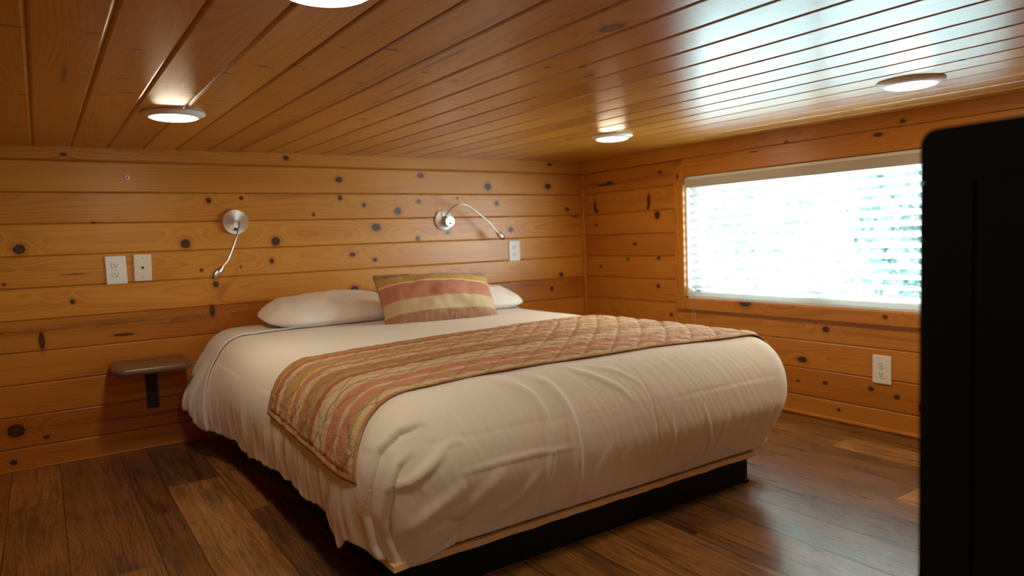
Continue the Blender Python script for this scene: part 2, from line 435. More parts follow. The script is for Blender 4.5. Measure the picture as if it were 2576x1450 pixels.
# trims
struct(trim_board('trim_1', (XL, -0.020, Z1 + 0.004), (0.0, 0.004, 1.37), 0, BK_TRIM, seed=31))
struct(trim_board('trim_2', (-0.020, YR, Z1 + 0.002), (0.004, -0.018, 1.37), 1, [(-2.0, 1.28, 0.013, 0.008), (-1.477, 1.268, 0.011, 0.006)], seed=32))
struct(trim_board('trim_3', (-0.019, -0.019, 0.02), (0.004, 0.004, Z1 - 0.004), 2, (), seed=33, bevel=0.006))
bb = trim_board('baseboard_right', (-0.014, YR, 0.0), (0.004, 0.0, 0.016), 1, (), seed=34, bevel=0.006); struct(bb)
bb = trim_board('baseboard_back', (XL, -0.008, 0.0), (0.0, 0.004, 0.006), 0, (), seed=35, bevel=0.002); struct(bb)
# window casing: part of the setting
struct(trim_board('trim_4', (-0.020, -0.848, 0.452), (0.004, -0.782, 1.236), 2, [(1.170, -0.812, 0.012, 0.008)], seed=42))
struct(trim_board('trim_5', (-0.018, YR, 1.166), (0.004, -0.8485, Z1 + 0.001), 1, [(-1.30, 1.245, 0.03, 0.004), (-1.9, 1.24, 0.02, 0.008)], seed=46))
struct(trim_board('trim_6', (-0.018, -2.362, 0.452), (0.004, -0.8485, 0.511), 1, [(-1.237, 0.511, 0.036, 0.021), (-1.93, 0.489, 0.010, 0.008)], seed=45))
struct(trim_board('trim_7', (-0.020, -2.43, 0.452), (0.004, -2.3625, 1.1655), 2, (), seed=47))

# ------------------------------------------------------------------ floor
def floor_mat():
    t = NT('vinyl_plank_floor')
    P = t.n('ShaderNodeAttribute', attribute_name='pl').outputs['Vector']      # across, along, random
    E = t.n('ShaderNodeAttribute', attribute_name='pe').outputs['Vector']      # distance to side, to end, tone
    u, v, r = t.xyz(P)[0:3]; es, ee, tone = t.xyz(E)[0:3]
    sd = t.math('MULTIPLY', r, 53.0)
    broad = t.noise(t.comb(t.math('MULTIPLY', u, 9.0), t.math('MULTIPLY', v, 3.2), sd), 1.0, 5, 0.65, 0.4)
    st = t.noise(t.comb(t.math('MULTIPLY', u, 75.0), t.math('MULTIPLY', v, 3.5), sd), 1.0, 4, 0.65, 0.3)
    warp = t.noise(t.comb(t.math('MULTIPLY', u, 8.0), t.math('MULTIPLY', v, 2.2), sd), 1.0, 3, 0.5)
    gl = t.math('FRACT', t.math('ADD', t.math('MULTIPLY', u, 85.0), t.math('MULTIPLY', warp, 13.0)))
    gl = t.math('POWER', t.math('ABSOLUTE', t.math('SUBTRACT', t.math('MULTIPLY', gl, 2.0), 1.0)), 2.2)
    c = t.mix(t.ss(broad, 0.34, 0.62), (0.085, 0.042, 0.017), (0.20, 0.095, 0.030))
    c = t.mix(t.math('MULTIPLY', t.ss(st, 0.45, 0.70), 0.55), c, (0.30, 0.145, 0.055))
    c = t.mix(t.math('MULTIPLY', t.ss(st, 0.50, 0.28), 0.6), c, (0.035, 0.020, 0.011))
    c = t.mix(t.math('MULTIPLY', gl, t.math('MULTIPLY', t.ss(broad, 0.25, 0.6), 0.55)), c, (0.040, 0.022, 0.012))
    red = t.noise(t.comb(t.math('MULTIPLY', u, 26.0), t.math('MULTIPLY', v, 5.0), sd), 1.0, 3, 0.6)
    c = t.mix(t.math('MULTIPLY', t.ss(red, 0.52, 0.72), 0.35), c, (0.26, 0.085, 0.022))
    c = t.mix(1.0, c, t.mix(tone, (0.82, 0.74, 0.62), (3.0, 2.9, 2.2)), 'MULTIPLY')
    seam = t.math('MAXIMUM', t.math('SUBTRACT', 1.0, t.ss(es, 0.0006, 0.0022)), t.math('MULTIPLY', t.math('SUBTRACT', 1.0, t.ss(ee, 0.0003, 0.0014)), 0.6))
    c = t.mix(t.math('MULTIPLY', seam, 0.85), c, (0.012, 0.008, 0.006))
    t.set(Base_Color=c, Roughness=t.math('ADD', 0.22, t.math('MULTIPLY', st, 0.14)), Specular_IOR_Level=0.7)
    h = t.math('SUBTRACT', t.math('ADD', t.math('MULTIPLY', gl, -0.35), st), t.math('MULTIPLY', seam, 2.0))
    t.bump(h, 0.30, 0.0012)
    return t.m
M_FLOOR = floor_mat()
cols = [-3.98, -3.80, -3.61, -3.44, -3.26, -3.05, -2.89, -2.672, -2.57, -2.385, -2.215, -2.05]
wd = [0.17, 0.19, 0.12, 0.17, 0.20]
k = 0
while cols[-1] < -0.03:
    cols.append(min(0.03, cols[-1] + wd[k % 5])); k += 1
fixed = {5: [-0.51, -1.35], 6: [-0.27, -1.31], 7: [-0.90, -1.98], 8: [-0.63, -1.75], 9: [-1.06, -2.2], 10: [-0.35, -1.5]}
rf = np.random.RandomState(5)
V = []; F = []; PLa = []; PEa = []
for i in range(len(cols) - 1):
    a, b = cols[i], cols[i + 1]
    js = [0.03] + sorted(fixed.get(i, [-(0.15 + 0.8 * rf.rand())]), reverse=True)
    while js[-1] > YR - 0.02:
        js.append(max(YR - 0.03, js[-1] - (0.72 + 0.5 * rf.rand())))
    for y1, y0 in zip(js, js[1:]):
        rr = rf.rand(); tone = rf.rand() ** 1.8 * 0.7
        mx = (a + b) / 2; my = (y0 + y1) / 2
        # ring of verts with a centre line so that edge distances interpolate right
        ins = min(0.006, (y1 - y0) / 3)
        xs = [a, a + 0.006, b - 0.006, b]; ys = [y0, y0 + ins, y1 - ins, y1]
        o0 = len(V)
        for X in xs:
            for Y in ys:
                V.append((X, Y, 0.0)); PLa.append((X - a, Y, rr))
                PEa.append((min(X - a, b - X), min(Y - y0, y1 - Y), tone))
        for p in range(3):
            for q in range(3):
                F.append((o0 + p * 4 + q, o0 + (p + 1) * 4 + q, o0 + (p + 1) * 4 + q + 1, o0 + p * 4 + q + 1))
me = np_mesh('floor', np.array(V), np.array(F))
for nm, dat in (('pl', PLa), ('pe', PEa)):
    at_ = me.attributes.new(nm, 'FLOAT_VECTOR', 'POINT'); at_.data.foreach_set('vector', np.array(dat, np.float32).ravel())
struct(obj('floor', me, M_FLOOR))
struct(obj('floor_substrate', box((XL - 0.1, YR - 0.1, -0.12), (0.12, 0.12, -0.004)), M_SHELL))

# ================================================================== WINDOW
M_VINYL = simple('white_vinyl', (0.80, 0.79, 0.76), 0.35, nscale=20, var=0.03)
_t = NT('blind_slat'); _t.set(Base_Color=(0.88, 0.87, 0.84, 1), Roughness=0.4)
_tr = _t.n('ShaderNodeBsdfTranslucent'); _tr.inputs[0].default_value = (0.85, 0.86, 0.84, 1)
_mx = _t.n('ShaderNodeMixShader', ins={0: 0.45}); _t.t.links.new(_t.b.outputs[0], _mx.inputs[1]); _t.t.links.new(_tr.outputs[0], _mx.inputs[2])
_t.t.links.new(_mx.outputs[0], _t.t.nodes['Material Output'].inputs[0]); M_SLAT = _t.m
g = NT('window_glass')
gl_ = g.n('ShaderNodeBsdfGlossy', ins={'Roughness': 0.0}); tr = g.n('ShaderNodeBsdfTransparent')
tr.inputs[0].default_value = (0.96, 0.98, 0.97, 1)
fr = g.n('ShaderNodeFresnel', ins={'IOR': 1.45})
geo_ = g.n('ShaderNodeNewGeometry')     # no reflection off the inner side of the thin pane
mx_ = g.n('ShaderNodeMixShader', ins={0: g.math('MULTIPLY', fr.outputs[0], g.math('SUBTRACT', 1.0, geo_.outputs['Backfacing']))})
g.t.links.new(tr.outputs[0], mx_.inputs[1]); g.t.links.new(gl_.outputs[0], mx_.inputs[2])
g.t.links.new(mx_.outputs[0], g.t.nodes['Material Output'].inputs[0])
M_GLASS = g.m
wy0, wy1, wz0, wz1 = HOLE
win = empty('window_1', (0.05, (wy0 + wy1) / 2, wz0)); struct(win)
def wpart(name, bm, m, par=win, smooth=None):
    bmesh.ops.translate(bm, verts=bm.verts, vec=-Vector(win.location) if par is win else (0, 0, 0))
    return obj(name, bm, m, par, smooth)
bm = bmesh.new()
for lo, hi in (((0.0, wy0, wz0 - 0.0), (0.115, wy0 + 0.012, wz1)), ((0.0, wy1 - 0.012, wz0), (0.115, wy1, wz1)),
               ((0.0, wy0, wz1 - 0.012), (0.115, wy1, wz1)), ((0.0, wy0, wz0), (0.115, wy1, wz0 + 0.012))):
    bx(bm, lo, hi, 0.001, 1)
wpart('jamb', bm, M_VINYL)
bm = bmesh.new()
my = -1.60
for lo, hi in (((0.062, wy0 + 0.012, wz0 + 0.012), (0.105, wy0 + 0.05, wz1 - 0.012)), ((0.062, wy1 - 0.05, wz0 + 0.012), (0.105, wy1 - 0.012, wz1 - 0.012)),
               ((0.062, wy0 + 0.012, wz1 - 0.05), (0.105, wy1 - 0.012, wz1 - 0.012)), ((0.062, wy0 + 0.012, wz0 + 0.012), (0.105, wy1 - 0.012, wz0 + 0.05)),
               ((0.058, my - 0.036, wz0 + 0.012), (0.105, my + 0.036, wz1 - 0.012))):
    bx(bm, lo, hi, 0.003, 2)
wpart('sash_frame', bm, M_VINYL)
bm = bmesh.new(); bx(bm, (0.080, my + 0.03, wz0 + 0.04), (0.084, wy1 - 0.04, wz1 - 0.04)); wpart('pane', bm, M_GLASS)
bm = bmesh.new(); bx(bm, (0.090, wy0 + 0.04, wz0 + 0.04), (0.094, my - 0.03, wz1 - 0.04)); wpart('pane', bm, M_GLASS)

# horizontal blind
bl = empty('window_blind', (0.03, -1.6, wz1))
tag(bl, 'white horizontal slat blind with its slats open, hanging in the window', 'blind')
def bpart(name, bm, m, smooth=None):
    bmesh.ops.translate(bm, verts=bm.verts, vec=-Vector(bl.location)); return obj(name, bm, m, bl, smooth)
by0, by1 = wy0 + 0.016, wy1 - 0.016
M_VAL = simple('blind_valance', (0.52, 0.49, 0.43), 0.45, nscale=20, var=0.03)
bm = bmesh.new(); bx(bm, (-0.016, by0, 1.104), (-0.008, by1 + 0.008, 1.160), 0.002)
bpart('valance', bm, M_VAL)
bm = bmesh.new(); bx(bm, (-0.006, by0, 1.118), (0.045, by1, 1.160), 0.002); bpart('headrail', bm, M_VINYL)
bm = bmesh.new(); bx(bm, (-0.0185, by0, 1.1475), (-0.0065, by1 - 0.018, 1.162), 0.002); bpart('valance_clip_strip', bm, M_VINYL)
bm = bmesh.new()
zs = [0.566 + 0.0443 * k for k in range(13)]
tilt = math.radians(29)
for z in zs:
    prof = []
    for q in np.linspace(-0.5, 0.5, 7):
        X = q * 0.05; Z = 0.003 * (1 - 4 * q * q)
        prof.append((0.022 + X * math.cos(tilt) - Z * math.sin(tilt), z - X * math.sin(tilt) * -1 * -1 + 0 + Z * math.cos(tilt)))
    top = [[bm.verts.new((x, y, zz + 0.0013)) for x, zz in prof] for y in (by0 + 0.004, by1 - 0.004)]
    bot = [[bm.verts.new((x, y, zz - 0.0013)) for x, zz in prof] for y in (by0 + 0.004, by1 - 0.004)]
    for k in range(6):
        bm.faces.new((top[0][k], top[1][k], top[1][k + 1], top[0][k + 1]))
        bm.faces.new((bot[0][k], bot[0][k + 1], bot[1][k + 1], bot[1][k]))
        for e in (0, 1):
            bm.faces.new((top[e][k], top[e][k + 1], bot[e][k + 1], bot[e][k]))
    for k in (0, 6):
        bm.faces.new((top[0][k], bot[0][k], bot[1][k], top[1][k]))
bmesh.ops.recalc_face_normals(bm, faces=bm.faces)
bpart('slats', bm, M_SLAT, True)
bm = bmesh.new(); bx(bm, (-0.006, by0 + 0.002, 0.5255), (0.046, by1 - 0.002, 0.5475), 0.008, 4); bpart('bottom_rail', bm, M_SLAT, True)
M_CORD = simple('cord', (0.62, 0.56, 0.44), 0.8)
for y in (-0.935, -1.28, -1.62, -1.95, -2.27):
    bm = tube([(-0.0045, y, 1.12), (-0.0045, y, 0.55)], 0.0008, 6, 2)
    b2 = tube([(0.0485, y, 1.12), (0.0485, y, 0.55)], 0.0008, 6, 2)
    tmp = bpy.data.meshes.new('t'); b2.to_mesh(tmp); b2.free(); bm.from_mesh(tmp)
    bpart('ladder_cord', bm, M_CORD)
for y in (-0.905, -0.922):
    bm = tube([(-0.010, y, 1.12), (-0.0215, y, 0.9), (-0.023, y, 0.5), (-0.023, y - 0.002, 0.30)], 0.0011, 6, 4)
    bpart('pull_cord', bm, M_CORD)

# outside: trees beyond the glass
M_LEAF = simple('leaf', (0.085, 0.112, 0.103), 0.8, nscale=2.0, var=0.4, Specular_IOR_Level=0.1)
M_BARK = simple('bark', (0.20, 0.15, 0.10), 0.9)
def tree(x, y, z0, h, r, seed, label):
    rt = empty('tree', (x, y, z0)); tag(rt, label, 'tree')
    obj('trunk', tube([(0, 0, 0), (0.1, 0.05, h * 0.4), (0, 0, h * 0.8)], [0.16, 0.12, 0.05], 8, 4), M_BARK, rt)
    rs = np.random.RandomState(seed); n = 11000
    d = rs.normal(size=(n, 3)); d /= np.linalg.norm(d, axis=1)[:, None]
    rad = r * (0.55 + 0.45 * rs.rand(n) ** 0.5) * (1 + 0.25 * vnoise(d[:, 0] * 3 + 7, d[:, 1] * 3 + d[:, 2] * 2, seed))
    c = d * rad[:, None] * np.array([1, 1, 1.2]) + np.array([0, 0, h * 0.72])
    a = rs.normal(size=(n, 3)); b = rs.normal(size=(n, 3)); s = 0.06 + 0.07 * rs.rand(n)
    a = a / np.linalg.norm(a, axis=1)[:, None] * s[:, None]; b = b / np.linalg.norm(b, axis=1)[:, None] * s[:, None] * 0.6
    Vv = np.stack([c - a, c + b, c + a, c - b], 1).reshape(-1, 3)
    obj('crown', np_mesh('crown', Vv, np.arange(4 * n).reshape(-1, 4)), M_LEAF, rt)
tree(12.8, 6.6, -2.6, 5.0, 2.9, 1, 'leafy green tree standing farther outside, seen through the left half of the blind')
tree(9.0, 1.0, -2.6, 4.8, 2.3, 3, 'leafy green tree nearer outside, seen through the right half of the blind')
M_GRASS = simple('pale_gravel', (0.42, 0.43, 0.42), 0.95, nscale=3, var=0.15)
struct(obj('ground', box((0.5, -20, -2.7), (30, 25, -2.6)), M_GRASS))

# ================================================================== CEILING LIGHTS
M_LTRIM = simple('lamp_trim', (0.90, 0.89, 0.86), 0.45, nscale=10, var=0.02)
e = NT('lamp_lens'); e.set(Base_Color=(0.9, 0.9, 0.88, 1), Emission_Color=(*LAMP_COL, 1), Emission_Strength=LAMP, Roughness=0.5)
M_LENS = e.m
trim_me = None
lamps = [(-2.515, -0.985, 'round white ceiling light above the small wall shelf'),
         (-0.70, -1.045, 'round white ceiling light in the corner near the window'),
         (-2.485, -2.315, 'big bright ceiling light cut off by the top edge of the photo'),
         (-0.64, -2.333, 'round white ceiling light above the black cabinet and window'),
         (-2.49, -3.66, 'added fill light overhead, unseen behind the viewpoint, on the open side of the room'),  # this and the next are added, out of view, to brighten the bed foot
         (-0.63, -3.67, 'added fill light, unseen behind the viewpoint, beyond the black cabinet')]
proto = None
for i, (x, y, lab) in enumerate(lamps):
    if proto is None:
        proto = empty('ceiling_light')
        obj('trim_ring', lathe([(0.055, 0.0), (0.092, 0.0), (0.094, -0.003), (0.0935, -0.006), (0.074, -0.0165), (0.0705, -0.0165), (0.066, -0.012), (0.055, -0.010)], 64), M_LTRIM, proto, True)
        obj('lens', lathe([(0.0705, -0.0155), (0.068, -0.0175), (0.06, -0.0200), (0.045, -0.0225), (0.025, -0.0240), (0.0, -0.0245)], 64), M_LENS, proto, True)
        o = proto
    else:
        o = proto.copy(); C.objects.link(o)
        for ch in list(proto.children):
            c2 = ch.copy(); C.objects.link(c2); c2.parent = o
    o.location = (x, y, float(zc(np.float64(x), np.float64(y))) + 0.0005)
    tag(o, lab, 'ceiling light', 'flush round ceiling lights')

# ================================================================== BED
# footprint and height of the made-up mattress
XA, XB, YF, YH, ZT = -2.315, -0.775, -2.030, -0.028, 0.492
def cotton(name, col, nscale=900):
    t = NT(name); tc = t.n('ShaderNodeTexCoord')
    n1 = t.noise(tc.outputs['Object'], nscale, 2); n2 = t.noise(tc.outputs['Object'], 14.0, 4, 0.6)
    c = t.mix(n2, tuple(k * 0.965 for k in col), col)
    t.set(Base_Color=c, Roughness=0.85, Sheen_Weight=0.12, Specular_IOR_Level=0.25)
    n3 = t.noise(tc.outputs['Object'], 5.0, 3, 0.5, 1.5)
    h = t.math('ADD', t.math('MULTIPLY', n1, 0.10), t.math('ADD', n2, t.math('MULTIPLY', n3, 2.0 if name == 'pillowcase' else 0.6)))
    t.bump(h, 0.55 if name == 'pillowcase' else 0.35, 0.006 if name == 'pillowcase' else 0.0025)
    return t.m
M_SHEET = cotton('white_sheet', (0.83, 0.80, 0.77))
M_SPREAD = cotton('white_bedspread', (0.84, 0.80, 0.745))
M_PCASE = cotton('pillowcase', (0.88, 0.86, 0.84))

def seg_dist(px, pz, L, w=None):
    """distance to a polyline, signed side and position along it"""
    best = np.full(px.shape, 9.0); side = np.zeros(px.shape); al = np.zeros(px.shape)
    tot = sum(math.dist(a, b) for a, b in zip(L, L[1:])); acc = 0
    for a, b in zip(L, L[1:]):
        dx, dz = b[0] - a[0], b[1] - a[1]; l = math.hypot(dx, dz)
        t = np.clip(((px - a[0]) * dx + (pz - a[1]) * dz) / l ** 2, 0, 1)
        ex = px - (a[0] + t * dx); ez = pz - (a[1] + t * dz)
        d = np.hypot(ex, ez); m = d < best
        best = np.where(m, d, best); side = np.where(m, np.sign(dx * ez - dz * ex), side)
        al = np.where(m, (acc + t * l) / tot, al); acc += l
    return best, side, al

def bed_surface(ds, wrinkle=True, offset=0.0):
    R = {'L': 0.115, 'R': 0.08, 'F': 0.15, 'H': 0.07}
    rc = 0.045
    xa, xb, yf, yh = XA + R['L'], XB - R['R'], YF + R['F'], YH - R['H']
    # perimeter, starting mid head, going left (head), down the left side, along the foot, up the right side
    def arc(cx, cy, a0, a1, r0, r1, n=26):
        out = []
        for i in range(n):
            t = i / n; a = a0 + (a1 - a0) * t; tt = t * t * (3 - 2 * t)
            out.append((cx + rc * math.cos(a), cy + rc * math.sin(a), math.cos(a), math.sin(a), r0 + (r1 - r0) * tt))
        return out
    def line(x0, y0, x1, y1, nx, ny, r):
        n = max(2, int(math.hypot(x1 - x0, y1 - y0) / ds)); return [(x0 + (x1 - x0) * i / n, y0 + (y1 - y0) * i / n, nx, ny, r) for i in range(n)]
    P = []
    P += line(xb - rc, yh, xa + rc, yh, 0, 1, R['H'])
    P += arc(xa + rc, yh - rc, PI / 2, PI, R['H'], R['L'])
    P += line(xa, yh - rc, xa, yf + rc, -1, 0, R['L'])
    P += arc(xa + rc, yf + rc, PI, 1.5 * PI, R['L'], R['F'], 84)
    P += line(xa + rc, yf, xb - rc, yf, 0, -1, R['F'])
    P += arc(xb - rc, yf + rc, 1.5 * PI, 2 * PI, R['F'], R['R'], 34)
    P += line(xb, yf + rc, xb, yh - rc, 1, 0, R['R'])
    P += arc(xb - rc, yh - rc, 0, PI / 2, R['R'], R['H'])
    P = np.array(P)
    n = len(P)
    qx, qy, nx, ny, rad = P.T
    u = np.concatenate([[0], np.cumsum(np.hypot(np.diff(qx + nx * rad), np.diff(qy + ny * rad)))])
    leftness = np.clip(-nx, 0, 1); foot = np.clip(-ny, 0, 1); right = np.clip(nx, 0, 1); head = np.clip(ny, 0, 1)
    # hem height around the bed
    hem = 0.13 + 0.0 * u
    yy = qy
    hl = 0.128 + 0.045 * sstep(-0.75, -1.5, yy) + 0.012 * vnoise(u * 7, u * 0, 3) + 0.006 * vnoise(u * 22, u * 0, 4)
    hl = hl - 0.055 * np.exp(-((yy + 1.775) / 0.05) ** 2) + 0.015 * sstep(-0.5, -0.3, yy)
    hl = np.where(yy > -0.36, hl + 0.05 * sstep(-0.36, -0.22, yy), hl)
    hem = hem * (1 - leftness) + hl * leftness
    hem = hem * (1 - head) + (0.2) * head
    i0 = int(np.argmax(foot > 0.9999)); U0 = u[i0]
    cc = u - U0
    hem = hem - 0.05 * np.exp(-((cc + 0.12) / 0.10) ** 2) * (cc < 0.05) * (hem > 0.12)
    bulge = 0.010 * leftness + 0.030 * foot + 0.03 * right
    tuck = 0.055 * foot + 0.05 * right + 0.0 * leftness
    flare = leftness * sstep(-0.62, -0.12, yy + 0.0) * 0.085 + head * leftness * 0.02
    nt_, na, nsd = 46, 34, int(0.27 / ds)
    rows = []
    # top rows: from the middle line outwards
    cxm = np.full(n, -1.555); cym = np.full(n, -1.50)
    for k in range(nt_):
        t = (k / nt_) ** 0.8
        x = cxm + (qx - cxm) * t; y = cym + (qy - cym) * t
        z = ZT + 0.012 * (1 - t * t)
        rows.append((x, y, np.full(n, 0) + z, np.zeros(n), np.zeros(n), np.ones(n), np.full(n, -1.0 + t)))
    rz = rad * 1.0; A1 = math.radians(62)
    for k in range(na):
        a = A1 * k / na
        rows.append((qx + nx * rad * math.sin(a), qy + ny * rad * math.sin(a), ZT - rz * (1 - math.cos(a)), nx * math.sin(a), ny * math.sin(a), np.full(n, math.cos(a)), np.full(n, a * 0.19 / A1)))
    z0 = ZT - rz * (1 - math.cos(A1)); o0 = rad * math.sin(A1); Lz = z0 - hem
    ob = rad + 0.006 * leftness - 0.070 * foot - 0.060 * right + flare
    qe = 0.50 * foot + 0.55 * right + 0.05 * leftness
    for k in range(nsd + 1):
        t = k / nsd; t2 = t * t; t3 = t2 * t
        h00, h10, h01, h11 = 2 * t3 - 3 * t2 + 1, t3 - 2 * t2 + t, -2 * t3 + 3 * t2, t3 - t2
        off = h00 * o0 + h10 * Lz * 1.15 * math.cos(A1) + h01 * ob + h11 * Lz * (-qe)
        z = h00 * z0 - h10 * Lz * 1.15 * math.sin(A1) + h01 * hem - h11 * Lz
        up_ = math.cos(A1) * (1 - float(sstep(0.0, 0.35, t)))
        nh = math.sqrt(max(0, 1 - up_ * up_))
        rows.append((qx + nx * off, qy + ny * off, z, nx * nh, ny * nh, np.full(n, up_), np.full(n, 0.2 + t)))
    A = np.array(rows)                         # rows, 7, n
    X, Y, Z, NX, NY, NZ, T = [A[:, i, :].T.copy() for i in range(7)]     # n, rows
    U = np.repeat(u[:, None], X.shape[1], 1)
    Lf = np.repeat(leftness[:, None], X.shape[1], 1); Ff = np.repeat(foot[:, None], X.shape[1], 1); Rf = np.repeat(right[:, None], X.shape[1], 1)
    D = np.full(X.shape, offset)
    if wrinkle:
        side = sstep(0.19, 0.60, T); low = sstep(0.4, 1.15, T)
        # hanging drapes on the left side
        fold = np.abs(vnoise(U * 13 + 0.5 * vnoise(U * 3, T * 2, 8), T * 1.1, 11)) * 1.2 - 0.4
        D += Lf * side * 0.008 * fold * (0.15 + low)
        D += Lf * side * 0.004 * vnoise(U * 45, T * 2.2, 12) * low
        hd = sstep(-0.75, -0.25, Y) * Lf
        D += hd * side * 0.020 * (vnoise(U * 16 + T * 1.2, T * 1.0, 14))
        D += hd * side * 0.010 * (np.abs(vnoise(U * 34 + T * 2, T * 1.3, 15)) - 0.3)
        # the foot: soft vertical pulls, stronger low down and to the right
        fx = sstep(-2.0, -1.3, X)
        D += Ff * side * 0.0010 * (1 - np.abs(vnoise(X * 19 + T * 1.3, T * 1.5, 21)) * 2) * (0.25 + low) * (0.5 + 0.6 * fx)
        D += Ff * side * 0.0011 * vnoise(X * 55 + T * 3, T * 2.5, 22) * (0.3 + low)
        D += Ff * 0.006 * vnoise(X * 4, T * 3, 23) * side
        D += Ff * sstep(0.0, 0.15, T) * 0.0006 * vnoise(X * 120 + Z * 60, Z * 10, 24)
        D += Rf * side * 0.008 * vnoise(U * 18, T * 1.5, 25)
        if offset > 0.01: D += 0.006 * np.exp(-((Y + 0.405) / 0.022) ** 2) + 0.002 * vnoise(U * 40, Y * 0, 29) * np.exp(-((Y + 0.40) / 0.03) ** 2)
        D += 0.0025 * vnoise(X * 7, Y * 7, 26) * (T < 0.3)
        on = Ff * (Y < YF + 0.17)
        Cc = U - U0
        live = sstep(-0.05, 0.10, T) * (Cc > -0.30) * (Cc < 1.45)
        def ridge(L, h, w0, taper=True):
            d, s_, al = seg_dist(Cc, Z, L)
            tp = np.sin(PI * np.clip(al, 0.02, 0.98)) ** 0.5 if taper else 1.0
            return live * h * np.exp(-(d / w0) ** 2) * tp
        D += ridge([(0.20, 0.494), (0.261, 0.478), (0.291, 0.450), (0.301, 0.397), (0.303, 0.318), (0.296, 0.21)], 0.009, 0.009)
        D += ridge([(0.31, 0.494), (0.355, 0.472), (0.371, 0.430), (0.382, 0.364), (0.392, 0.293), (0.425, 0.15)], 0.010, 0.010)
        D += ridge([(0.03, 0.326), (0.141, 0.331), (0.241, 0.331), (0.392, 0.320)], 0.0040, 0.0055)
        D += ridge([(-0.124, 0.318), (-0.080, 0.330), (-0.036, 0.360), (0.004, 0.392)], 0.010, 0.010)
        D += ridge([(0.0, 0.392), (0.03, 0.398), (0.05, 0.392)], 0.004, 0.007)
        D += ridge([(0.66, 0.46), (0.683, 0.334), (0.703, 0.22), (0.71, 0.13)], -0.0025, 0.0035)
        D += ridge([(-0.036, 0.400), (0.251, 0.400), (0.462, 0.390), (0.673, 0.386), (0.95, 0.384), (1.30, 0.380)], -0.0016, 0.0035, False)
        D += ridge([(0.12, 0.44), (0.118, 0.375), (0.108, 0.24)], -0.0018, 0.003)
        D += ridge([(0.45, 0.492), (0.512, 0.467), (0.572, 0.435), (0.602, 0.400)], 0.006, 0.007)
        D += ridge([(0.52, 0.490), (0.60, 0.470), (0.66, 0.430)], 0.0035, 0.006)
        D += ridge([(0.88, 0.35), (0.894, 0.309), (0.924, 0.236), (0.95, 0.16)], 0.005, 0.006)
        D += ridge([(0.74, 0.34), (0.755, 0.27), (0.763, 0.19)], 0.004, 0.006)
        D += ridge([(1.21, 0.27), (1.185, 0.20), (1.12, 0.135)], 0.006, 0.008)
        D += ridge([(1.10, 0.27), (1.06, 0.20), (1.03, 0.14)], 0.005, 0.008)
        D += ridge([(0.99, 0.30), (0.98, 0.22), (0.96, 0.15)], 0.004, 0.007)
        D += ridge([(0.27, 0.28), (0.22, 0.22), (0.15, 0.18)], 0.008, 0.016)
        D += ridge([(0.16, 0.31), (0.09, 0.25), (0.0, 0.20)], 0.007, 0.020)
        D += ridge([(0.05, 0.30), (-0.03, 0.25), (-0.10, 0.20)], 0.009, 0.020)
        D += ridge([(-0.03, 0.200), (0.01, 0.214), (0.05, 0.195), (0.05, 0.155), (0.01, 0.135)], -0.006, 0.010)
        D += ridge([(0.50, 0.30), (0.47, 0.23), (0.45, 0.15)], 0.005, 0.009)
        D += ridge([(0.58, 0.28), (0.55, 0.21), (0.53, 0.14)], 0.004, 0.008)
        def step(L, h, fall):
            d, s_, al = seg_dist(Cc, Z, L)
            tp = sstep(0.0, 0.25, al)
            g_ = np.where(s_ > 0, np.exp(-d / 0.0045), np.exp(-d / fall))
            gr = np.exp(-(np.where(s_ > 0, d, d * 3.0) / 0.009) ** 2) * -0.5
            return live * h * tp * (g_ + gr)
        D += step([(0.0, 0.440), (-0.054, 0.440), (-0.105, 0.428), (-0.149, 0.389), (-0.166, 0.324), (-0.185, 0.243), (-0.185, 0.16), (-0.165, 0.11)], 0.017, 0.032)
        D += step([(-0.060, 0.396), (-0.072, 0.389), (-0.107, 0.362), (-0.124, 0.309), (-0.140, 0.245), (-0.145, 0.187), (-0.125, 0.12)], 0.018, 0.024)
    V = np.stack([X + NX * D, Y + NY * D, Z + NZ * D], -1)
    V[..., 1] = np.minimum(V[..., 1], -0.022)
    nr = X.shape[1]
    F = grid_faces(n, nr, closed=True)
    # centre cap: duplicate column joins itself (centre path is a flat closed strip)
    return V.reshape(-1, 3), F, n, nr

# smooth version for dropping the runner on
Vs_, Fs_, _, _ = bed_surface(0.02, False, 0.011)
bvh = BVHTree.FromPolygons([tuple(v) for v in Vs_], [tuple(f) for f in Fs_])

bed = empty('bed_platform', (-1.57, -1.0, 0.0))
tag(bed, 'low black metal bed platform with a plywood deck under the white mattress', 'bed platform')
M_BLACK = simple('black_metal', (0.004, 0.004, 0.005), 0.6, nscale=40, var=0.2, Specular_IOR_Level=0.2)
M_PLY = simple('plywood', (0.74, 0.50, 0.24), 0.6, nscale=8, var=0.2, bump=0.2)
def bedpart(name, bm, m, label=None):
    bmesh.ops.translate(bm, verts=bm.verts, vec=-Vector(bed.location)); o = obj(name, bm, m, bed)
    if label: o['label'] = label
    return o
bm = bmesh.new()
bx(bm, (-2.215, -1.935, 0.004), (-0.93, -1.905, 0.099), 0.002, 1); bx(bm, (-2.215, -1.905, 0.004), (-2.19, -0.12, 0.099), 0.002, 1)
bx(bm, (-0.955, -1.905, 0.004), (-0.93, -0.12, 0.099), 0.002, 1); bx(bm, (-2.19, -0.145, 0.004), (-0.955, -0.12, 0.099), 0.002, 1)
bx(bm, (-1.60, -1.905, 0.03), (-1.56, -0.145, 0.099))
bedpart('base_frame', bm, M_BLACK)
for x, y in ((-0.936, -1.925), (-2.205, -1.925), (-0.936, -0.14), (-2.205, -0.14)):
    bedpart('foot', box((x - 0.010, y - 0.012, 0.0), (x + 0.012, y + 0.010, 0.012), 0.002), M_BLACK)
